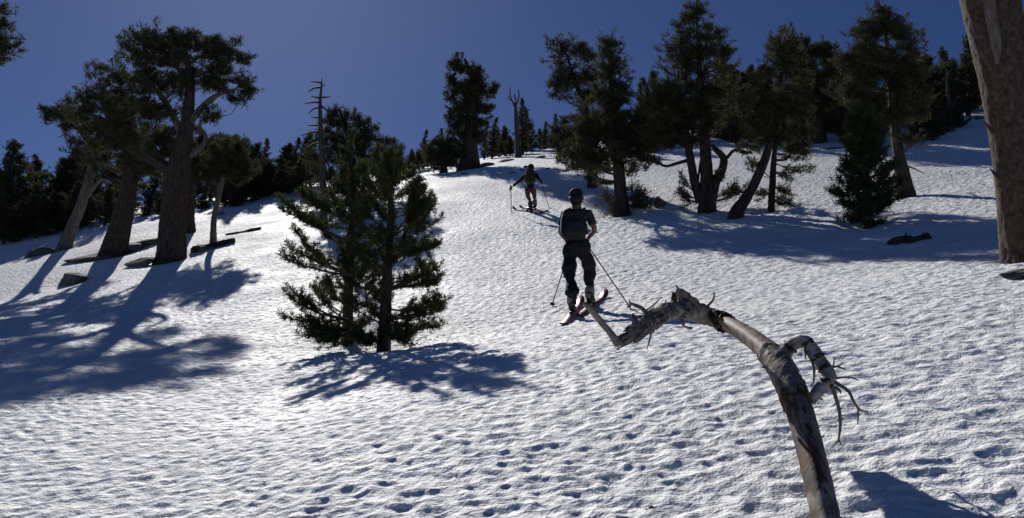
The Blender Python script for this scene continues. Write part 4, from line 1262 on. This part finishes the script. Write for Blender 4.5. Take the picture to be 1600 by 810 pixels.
def hand(parent, wrist, grip_dir, palm_dir, mat, s=1.0, name='hand'):
    """palm with five curled fingers closing round a shaft; one skinned mesh"""
    w = np.asarray(wrist, float)
    f = norm(palm_dir)
    g = norm(grip_dir)
    n = norm(np.cross(f, g))
    nodes, edges = [(w, 0.024 * s), (w + f * 0.045 * s, 0.028 * s)], [(0, 1)]
    for i, (o, l) in enumerate(((-0.030, 0.060), (-0.010, 0.072), (0.010, 0.068), (0.030, 0.052))):
        k = w + f * 0.085 * s + g * o * s
        a = k + (f * 0.6 + n * 0.6) * l * 0.45 * s
        b = a + (n * 0.9 - f * 0.5) * l * 0.40 * s
        j = len(nodes)
        nodes += [(k, 0.0105 * s), (a, 0.009 * s), (b, 0.008 * s)]
        edges += [(1, j), (j, j + 1), (j + 1, j + 2)]
    j = len(nodes)
    k = w + f * 0.035 * s - g * 0.035 * s
    nodes += [(k, 0.012 * s), (k + (f * 0.5 + n * 0.8) * 0.04 * s, 0.010 * s), (k + (f * 0.9 + n * 0.9) * 0.055 * s, 0.009 * s)]
    edges += [(1, j), (j, j + 1), (j + 1, j + 2)]
    return skin_mesh(name, nodes, edges, 1, mat, parent, 1)


def ski_pole(label, grip, tip, s=1.0):
    root = link('ski_pole', None, loc=tip)
    tag(root, label, 'ski pole', 'ski poles')
    v = np.asarray(grip) - np.asarray(tip)
    L = np.linalg.norm(v)
    u = v / L
    def seg(name, a, b, r0, r1, mat, sides=8):
        g = Geo()
        g.tube(np.array([u * a, u * (a + b) / 2, u * b]), [r0, (r0 + r1) / 2, r1], sides)
        return link(name, g.mesh(name, mat), root)
    seg('shaft', 0.02, L - 0.05, 0.008 * s, 0.009 * s, M['pole'])
    seg('tip', -0.06, 0.03, 0.004 * s, 0.008 * s, M['metal'])
    seg('grip', L - 0.08, L + 0.06, 0.016 * s, 0.019 * s, M['glove'])
    bm = bmesh.new()
    bmesh.ops.create_cone(bm, cap_ends=True, segments=8, radius1=0.045, radius2=0.015, depth=0.015)
    for i, v2 in enumerate(bm.verts):
        if i % 2: v2.co.x *= 0.75; v2.co.y *= 0.75
    me = bpy.data.meshes.new('basket')
    bm.to_mesh(me)
    bm.free()
    me.materials.append(M['pole'])
    o = link('basket', me, root, tuple(u * 0.06))
    o.rotation_euler = Vector(u).to_track_quat('Z', 'Y').to_euler()
    g = Geo()
    a = u * (L + 0.04)
    P = resample(np.array([a, a + [0.05, -0.03, -0.06], a + [0.03, -0.05, -0.16], a + [0.0, -0.03, -0.12], a]), 0.01)
    g.tube(P, np.full(len(P), 0.005), 5)
    link('strap', g.mesh('strap', M['glove']), root)
    return root


def ski(label, tail, tip, mat, width=0.105, boot_frac=0.45):
    a, b = hit(*tail), hit(*tip)
    A, B = np.array([a[0], a[2]]), np.array([b[0], b[2]])
    ax = norm(B - A)
    pr = np.array([ax[1], -ax[0]])
    n = 40
    base = c2w(a[0], float(G(*a[[0, 2]])), a[2])
    root = link('ski', None, loc=base)
    tag(root, label, 'ski', 'skis')
    # straight ski laid on the mean line of the snow
    va, vb = float(G(*A)), float(G(*B))
    vm = max(float(G(*(A + (B - A) * k))) - (va + (vb - va) * k) for k in np.linspace(0, 1, 9))
    V = []
    for i in range(n):
        t = i / (n - 1)
        p = A + (B - A) * t
        w = width / 2 * (0.86 + 0.14 * (2 * t - 1) ** 2 * 1.6)
        if t > 0.93: w *= math.sqrt(max(0.02, 1 - ((t - 0.93) / 0.072) ** 2))
        if t < 0.03: w *= 0.75 + 0.25 * t / 0.03
        lift = vm + 0.015 + 0.10 * max(0, (t - 0.86) / 0.14) ** 2 + 0.03 * max(0, (0.05 - t) / 0.05) ** 2
        v = va + (vb - va) * t + lift
        th = 0.012 + 0.012 * math.exp(-((t - boot_frac) / 0.25) ** 2)
        for sg in (-1, 1):
            q = p + pr * w * sg
            V.append(c2w(q[0], v, q[1]))
            V.append(c2w(q[0], v + th, q[1]))
    V = np.array(V) - base
    Q = []
    for i in range(n - 1):
        k = 4 * i
        Q += [(k + 1, k + 3, k + 7, k + 5), (k, k + 4, k + 6, k + 2), (k, k + 1, k + 5, k + 4), (k + 2, k + 6, k + 7, k + 3)]
    Q += [(0, 2, 3, 1), (4 * n - 4, 4 * n - 3, 4 * n - 1, 4 * n - 2)]
    link('ski_body', make_mesh('ski_body', V, Q, None, mat), root)
    m = A + (B - A) * boot_frac
    vmid = va + (vb - va) * boot_frac + vm + 0.03
    z = norm(c2w(0, 1, 0))
    y = norm(c2w(ax[0], (vb - va) / np.linalg.norm(B - A), ax[1]))
    x = norm(np.cross(y, z))
    z = np.cross(x, y)
    R = Matrix((x, y, z)).transposed()
    c = c2w(m[0], vmid, m[1])
    for off in (-0.14, 0.14):
        rbox('binding', root, c - base + y * off + z * 0.015, (0.07, 0.09, 0.05), M['metal'], 0.008, rot=R.to_euler())
    return c + z * 0.03, R


def boots(parent, origin, c, R, shell, cuff, shin, s=1.0):
    """one touring boot on its ski: sole, shell, cuff"""
    x, y, z = (np.array(R.col[i]) for i in range(3))
    c = np.asarray(c) - origin
    nodes = [(c + y * -0.11 * s + z * 0.05, 0.047 * s), (c + y * 0.0 + z * 0.05, 0.05 * s), (c + y * 0.13 * s + z * 0.04, 0.04 * s), (c + y * -0.09 * s + z * 0.14 * s, 0.056 * s),
             (c + y * -0.06 * s + z * 0.22 * s, 0.06 * s)]
    b = skin_mesh('boot', nodes, [(0, 1), (1, 2), (0, 3), (3, 4)], 1, shell, parent, 2)
    g = Geo()
    a, e = c + y * -0.08 * s + z * 0.10 * s, c + y * -0.05 * s + z * 0.27 * s
    g.tube(np.array([a, (a + e) / 2, e]), [0.066 * s, 0.070 * s, 0.066 * s], 14, bark_fn(3, 0.0, 0.08))
    link('cuff', g.mesh('cuff', cuff), b)
    return e


# ---- near skier
def near_skier():
    g0 = hit(905, 490)
    d0 = g0[2]
    O = c2w(*g0)
    root = link('person', None, loc=O)
    tag(root, 'person in black cap and grey-blue short-sleeved shirt standing on red skis, seen from behind', 'person', 'skiers')
    def P(px, py, dz=0.0):
        return at(px, py, d0 + dz) - O
    cL, RL = ski('short red ski under the left foot of the standing skier', (881, 511), (909, 474), M['ski_red'], 0.125)
    cR, RR = ski('red ski under the right foot of the standing skier, tip pointing uphill', (903, 497), (947, 463), M['ski_red'], 0.125)
    aL = boots(root, O, cL, RL, M['boot'], M['boot_pale'], None, 1.1)
    aR = boots(root, O, cR, RR, M['boot'], M['boot_pale'], None, 1.1)
    hipL, hipR = P(890, 394, -0.02), P(914, 394, 0.02)
    def mix(a, b, t, off=(0, 0, 0)): return a * (1 - t) + b * t + np.array(off)
    knL, knR = mix(hipL, aL, 0.52, (-0.015, 0.06, 0)), mix(hipR, aR, 0.50, (0.045, 0.09, 0))
    sL, sR = P(883, 336), P(919, 335)
    eL, eR = P(875, 363, -0.06), P(930, 360, -0.06)
    wL, wR = P(888, 379, 0.22), P(915, 377, 0.22)
    nodes = [(P(902, 385), 0.125), (P(901, 368), 0.115), (P(901, 350), 0.135), (P(901, 338), 0.115), (P(901, 328, 0.02), 0.066), (P(901, 320, 0.04), 0.078), (P(900, 309, 0.05), 0.098), (P(900, 303, 0.05), 0.085),
             (sL, 0.06), (eL, 0.043), (wL, 0.028), (sR, 0.06), (eR, 0.043), (wR, 0.028),
             (hipL, 0.095), (knL, 0.062), (aL, 0.05), (hipR, 0.095), (knR, 0.062), (aR, 0.05), (P(900, 313, 0.17), 0.016)]
    edges = [(0, 1), (1, 2), (2, 3), (3, 4), (4, 5), (5, 6), (6, 7), (3, 8), (8, 9), (9, 10), (3, 11), (11, 12), (12, 13), (0, 14), (14, 15), (15, 16), (0, 17), (17, 18), (18, 19), (6, 20)]
    skin_mesh('body', nodes, edges, 0, M['skin'], root)
    # clothes
    tn = [(P(902, 372), 0.172), (P(902, 386), 0.170), (hipL, 0.122), (mix(hipL, knL, 0.55, (-0.01, 0, 0)), 0.115), (knL, 0.096), (mix(knL, aL, 0.5), 0.090), (mix(knL, aL, 1.32), 0.105),
          (hipR, 0.122), (mix(hipR, knR, 0.55, (0.01, 0, 0)), 0.112), (knR, 0.098), (mix(knR, aR, 0.5), 0.092), (mix(knR, aR, 1.30), 0.106)]
    te = [(0, 1), (1, 2), (2, 3), (3, 4), (4, 5), (5, 6), (1, 7), (7, 8), (8, 9), (9, 10), (10, 11)]
    tr = skin_mesh('trousers', tn, te, 1, M['black_cloth'], root)
    w = waves(9, 12, 10, 40, 0.012)
    for v in tr.data.vertices:
        n = v.normal
        k = float(w(v.co.x + v.co.y, v.co.z * 1.6))
        v.co += n * k
    sn = [(P(902, 391), 0.165), (P(902, 380), 0.158), (P(901, 362), 0.148), (P(901, 347), 0.158), (P(901, 337), 0.125), (sL, 0.082), (mix(sL, eL, 0.55), 0.074), (mix(sL, eL, 0.72), 0.076), (sR, 0.082), (mix(sR, eR, 0.55), 0.074), (mix(sR, eR, 0.72), 0.076), (P(901, 329, 0.02), 0.07)]
    sh = skin_mesh('shirt', sn, [(0, 1), (1, 2), (2, 3), (3, 4), (4, 5), (5, 6), (6, 7), (4, 8), (8, 9), (9, 10), (4, 11)], 0, M['shirt'], root)
    w2 = waves(19, 10, 14, 40, 0.008)
    for v in sh.data.vertices: v.co += v.normal * float(w2(v.co.x * 1.5 + v.co.y, v.co.z))
    # head gear
    hc = P(900, 307, 0.05)
    blob('cap', root, hc + np.array([0, 0, 0.035]), (0.110, 0.122, 0.096), M['cap'], fn=lambda p: np.array([p[0], p[1], p[2] if p[2] > -0.25 else -0.25]))
    blob('cap_brim', root, hc + np.array([0.05, 0.12, 0.02]), (0.08, 0.075, 0.012), M['cap'])
    blob('hair', root, hc + np.array([0, -0.024, -0.055]), (0.104, 0.102, 0.105), M['hair'])
    for sx in (-1, 1):
        blob('ear', root, hc + np.array([sx * 0.102, 0.015, -0.03]), (0.014, 0.025, 0.034), M['skin'], 2)
        blob('eye', root, hc + np.array([sx * 0.034, 0.092, -0.012]), (0.013, 0.008, 0.009), M['cap'], 1)
    blob('mouth', root, hc + np.array([0, 0.086, -0.075]), (0.026, 0.008, 0.007), M['hair'], 1)
    hand(root, wL, (0.2, 0, 1), (0.6, 0.6, -0.3), M['skin'])
    hand(root, wR, (0.2, 0, 1), (-0.5, 0.6, -0.3), M['skin'])
    # the pack
    pk = link('backpack', None, loc=O)
    tag(pk, 'black day pack with grey panel worn by the standing skier', 'backpack', 'backpacks')
    c = P(895, 352, -0.20)
    def puff(p):
        q = np.sign(p) * np.abs(p) ** 0.55
        q = q / max(1.0, np.abs(q).max() * 1.02)
        q[0] *= 1 - 0.18 * max(0, q[2]) ** 2
        return q
    blob('pack_body', pk, c, (0.19, 0.12, 0.235), M['pack_black'], 4, puff, (-0.08, 0.03, 0.1))
    blob('front_pocket', pk, c + np.array([0.02, -0.085, -0.06]), (0.135, 0.06, 0.13), M['pack_grey'], 3, puff, (-0.08, 0.03, 0.1))
    blob('top_flap', pk, c + np.array([0.0, -0.01, 0.16]), (0.165, 0.125, 0.07), M['pack_black'], 3, puff, (-0.08, 0.03, 0.1))
    for sx in (-1, 1):
        g = Geo()
        a = P(901 + sx * 9, 331, -0.12)
        b = P(901 + sx * 12, 326, 0.0)
        e = P(901 + sx * 13, 340, 0.17)
        f = P(901 + sx * 16, 366, 0.1)
        W = resample(np.array([c + np.array([sx * 0.08, 0.06, 0.19]), a, b, e, f]), 0.02)
        g.tube(W, np.full(len(W), 0.02), 8)
        link('shoulder_strap', g.mesh('shoulder_strap', M['pack_black']), pk)
    g = Geo()
    th = np.linspace(0, 2 * math.pi, 40)
    cw = P(902, 378)
    ring = np.stack([cw[0] + 0.172 * np.cos(th), cw[1] + 0.165 * np.sin(th), np.full(40, cw[2])], -1)
    g.tube(ring, np.full(40, 0.016), 6)
    link('hip_belt', g.mesh('hip_belt', M['pack_black']), pk)
    g = Geo()
    W = resample(np.array([P(917, 350, -0.24), P(914, 372, -0.23), P(911, 390, -0.2), P(910, 400, -0.19)]), 0.02)
    g.tube(W, np.full(len(W), 0.008), 5)
    link('hanging_strap', g.mesh('hanging_strap', M['pack_grey']), pk)
    hL, hR = c2w(*hit(862, 479)), c2w(*hit(986, 483))
    ski_pole('black ski pole held out to the right of the standing skier', O + wR + np.array([-0.01, 0.07, 0.02]), hR, 1.15)
    ski_pole('black ski pole slanting behind the left leg of the standing skier', O + wL + np.array([0.06, 0.06, 0.02]), hL, 1.15)


near_skier()


# ---- far skier
def far_skier():
    g0 = hit(828, 331)
    d0 = g0[2]
    O = c2w(*g0)
    root = link('person', None, loc=O)
    tag(root, 'person in dark hooded top and red-black patterned leggings skinning uphill with arm outstretched', 'person', 'skiers')
    s = d0 / F
    k = s * 43.3                                   # figure scale against 1.7 m
    def P(px, py, dz=0.0):
        return at(px, py, d0 + dz) - O
    def mix(a, b, t, off=(0, 0, 0)): return a * (1 - t) + b * t + np.array(off)
    cL, RL = ski('dark ski of the distant skier, tip reaching beside the planted pole', (846, 334), (801, 328), M['ski_dark'], 0.11, 0.42)
    cR, RR = ski('dark ski of the distant skier on the uphill side', (856, 331), (812, 326), M['ski_dark'], 0.11, 0.5)
    aL = boots(root, O, cL, RL, M['boot'], M['boot'], None, 1.1)
    aR = boots(root, O, cR, RR, M['boot'], M['boot_pale'], None, 1.1)
    hipL, hipR = P(824, 298), P(833, 298)
    knL, knR = mix(hipL, aL, 0.5, (-0.03, 0.05, 0)), mix(hipR, aR, 0.5, (0.02, 0.07, 0))
    sL, sR = P(820, 275, 0.12), P(838, 273, 0.12)
    eL, wL = P(810, 284, 0.1), P(800.5, 292, 0.12)
    eR, wR = P(841, 279, 0.0), P(843, 281, 0.25)
    nodes = [(P(829, 294), 0.12 * k), (P(829, 286, 0.03), 0.11 * k), (P(829, 278, 0.08), 0.125 * k), (P(829, 273, 0.12), 0.11 * k), (P(829, 268.5, 0.15), 0.055 * k), (P(829, 265, 0.18), 0.085 * k), (P(829, 262, 0.19), 0.095 * k),
             (sL, 0.06 * k), (eL, 0.045 * k), (wL, 0.03 * k), (sR, 0.06 * k), (eR, 0.045 * k), (wR, 0.03 * k), (hipL, 0.09 * k), (knL, 0.06 * k), (aL, 0.05 * k), (hipR, 0.09 * k), (knR, 0.06 * k), (aR, 0.05 * k), (P(829, 264, 0.31), 0.018 * k)]
    edges = [(0, 1), (1, 2), (2, 3), (3, 4), (4, 5), (5, 6), (3, 7), (7, 8), (8, 9), (3, 10), (10, 11), (11, 12), (0, 13), (13, 14), (14, 15), (0, 16), (16, 17), (17, 18), (6, 19)]
    skin_mesh('body', nodes, edges, 0, M['skin'], root)
    skin_mesh('jacket', [(P(829, 297), 0.165 * k), (P(829, 284, 0.04), 0.138 * k), (P(829, 276, 0.1), 0.148 * k), (sL, 0.08 * k), (eL, 0.062 * k), (mix(eL, wL, 0.9), 0.05 * k), (sR, 0.08 * k), (eR, 0.062 * k), (mix(eR, wR, 0.9), 0.05 * k), (P(829, 270, 0.14), 0.08 * k)],
              [(0, 1), (1, 2), (2, 3), (3, 4), (4, 5), (2, 6), (6, 7), (7, 8), (2, 9)], 0, M['black_cloth'], root)
    skin_mesh('leggings', [(P(829, 290), 0.150 * k), (hipL, 0.115 * k), (mix(hipL, knL, 0.5), 0.098 * k), (knL, 0.078 * k), (mix(knL, aL, 0.5), 0.072 * k), (mix(knL, aL, 0.95), 0.07 * k), (hipR, 0.115 * k), (mix(hipR, knR, 0.5), 0.098 * k), (knR, 0.078 * k), (mix(knR, aR, 0.5), 0.072 * k), (mix(knR, aR, 0.95), 0.07 * k)],
              [(0, 1), (1, 2), (2, 3), (3, 4), (4, 5), (0, 6), (6, 7), (7, 8), (8, 9), (9, 10)], 0, M['leggings'], root)
    hc = P(829.5, 262, 0.18)
    blob('hood', root, hc, (0.125 * k, 0.125 * k, 0.14 * k), M['cap'])
    hand(root, wL, (0, 0, 1), (-0.6, 0.2, -0.5), M['glove'], 1.4 * k, 'glove')
    hand(root, wR, (0, 0, 1), (0.4, 0.6, -0.3), M['glove'], 1.4 * k, 'glove')
    pk = link('backpack', None, loc=O)
    tag(pk, 'large olive green pack on the back of the distant skier', 'backpack', 'backpacks')
    def puff(p):
        q = np.sign(p) * np.abs(p) ** 0.6
        q = q / max(1.0, np.abs(q).max() * 1.02)
        q[0] *= 1 - 0.2 * max(0, q[2]) ** 2
        return q
    blob('pack_body', pk, P(828, 277, -0.16), (0.185 * k, 0.15 * k, 0.27 * k), M['pack_green'], 4, puff, (-0.15, 0.05, 0))
    blob('top_lid', pk, P(828, 267.5, -0.06), (0.15 * k, 0.15 * k, 0.08 * k), M['pack_green'], 3, puff, (-0.2, 0.05, 0))
    blob('front_pocket', pk, P(828, 280, -0.30), (0.12 * k, 0.05 * k, 0.15 * k), M['pack_green'], 3, puff, (-0.15, 0.05, 0))
    for sx in (-1, 1):
        g = Geo()
        W = resample(np.array([P(829 + sx * 4, 269, 0.0), P(829 + sx * 5, 268.5, 0.16), P(829 + sx * 6, 275, 0.27), P(829 + sx * 7, 284, 0.14)]), 0.03)
        g.tube(W, np.full(len(W), 0.022), 7)
        link('shoulder_strap', g.mesh('shoulder_strap', M['pack_black']), pk)
    ski_pole('black ski pole planted upright at the outstretched arm of the distant skier', O + wL + np.array([-0.05, 0.03, 0.0]), c2w(*hit(799, 333)), 1.5)
    ski_pole('black ski pole slanting away on the bent-arm side of the distant skier', O + wR + np.array([0.03, 0.06, 0.0]), c2w(*hit(858, 325)), 1.5)


far_skier()


# ------------------------------------------------------------------ fallen needles and bark crumbs on the snow under the trees
def litter():
    rng = np.random.default_rng(77)
    V = []
    for (px, py, r, n) in ((600, 541, 1.0, 260), (543, 529, 0.9, 200), (1356, 353, 1.0, 200), (268, 402, 2.2, 420), (180, 395, 2.0, 320), (972, 332, 1.5, 260), (1104, 324, 1.8, 320), (1152, 335, 1.2, 200),
                           (1412, 302, 1.2, 180), (1604, 414, 1.4, 260), (1296, 838, 1.2, 160), (104, 386, 1.4, 160)):
        c = hit(px, py)
        for _ in range(n):
            a, q = rng.uniform(0, 6.28), abs(rng.normal(0, 0.55)) * r
            x, d = c[0] + q * math.cos(a), c[2] + q * math.sin(a)
            p = c2w(x, float(G(x, d)) - 0.012 - sum(w[3] * math.exp(-((x - w[0]) ** 2 + (d - w[1]) ** 2) / (2 * w[2] ** 2)) for w in WELLS), d)
            l, w = rng.uniform(0.012, 0.05), rng.uniform(0.004, 0.014)
            t = rng.uniform(0, 6.28)
            u = np.array([math.cos(t), math.sin(t), rng.uniform(-0.2, 0.4)]) * l
            z = np.array([-math.sin(t), math.cos(t), rng.uniform(-0.3, 0.3)]) * w
            h = np.array([0, 0, 0.006])
            V += [p - u - h, p + z - h, p + u - h, p - z - h, p + h * 2.0]
    V = np.array(V)
    k = np.arange(len(V) // 5)[:, None] * 5
    T = np.concatenate([k + np.array([q]) for q in ([0, 1, 4], [1, 2, 4], [2, 3, 4], [3, 0, 4])], 0)
    o = link('needle_litter', make_mesh('needle_litter', V, None, T, M['twig']))
    tag(o, 'scattered brown needles and bark crumbs on snow under the pines', 'litter', kind='stuff')


litter()
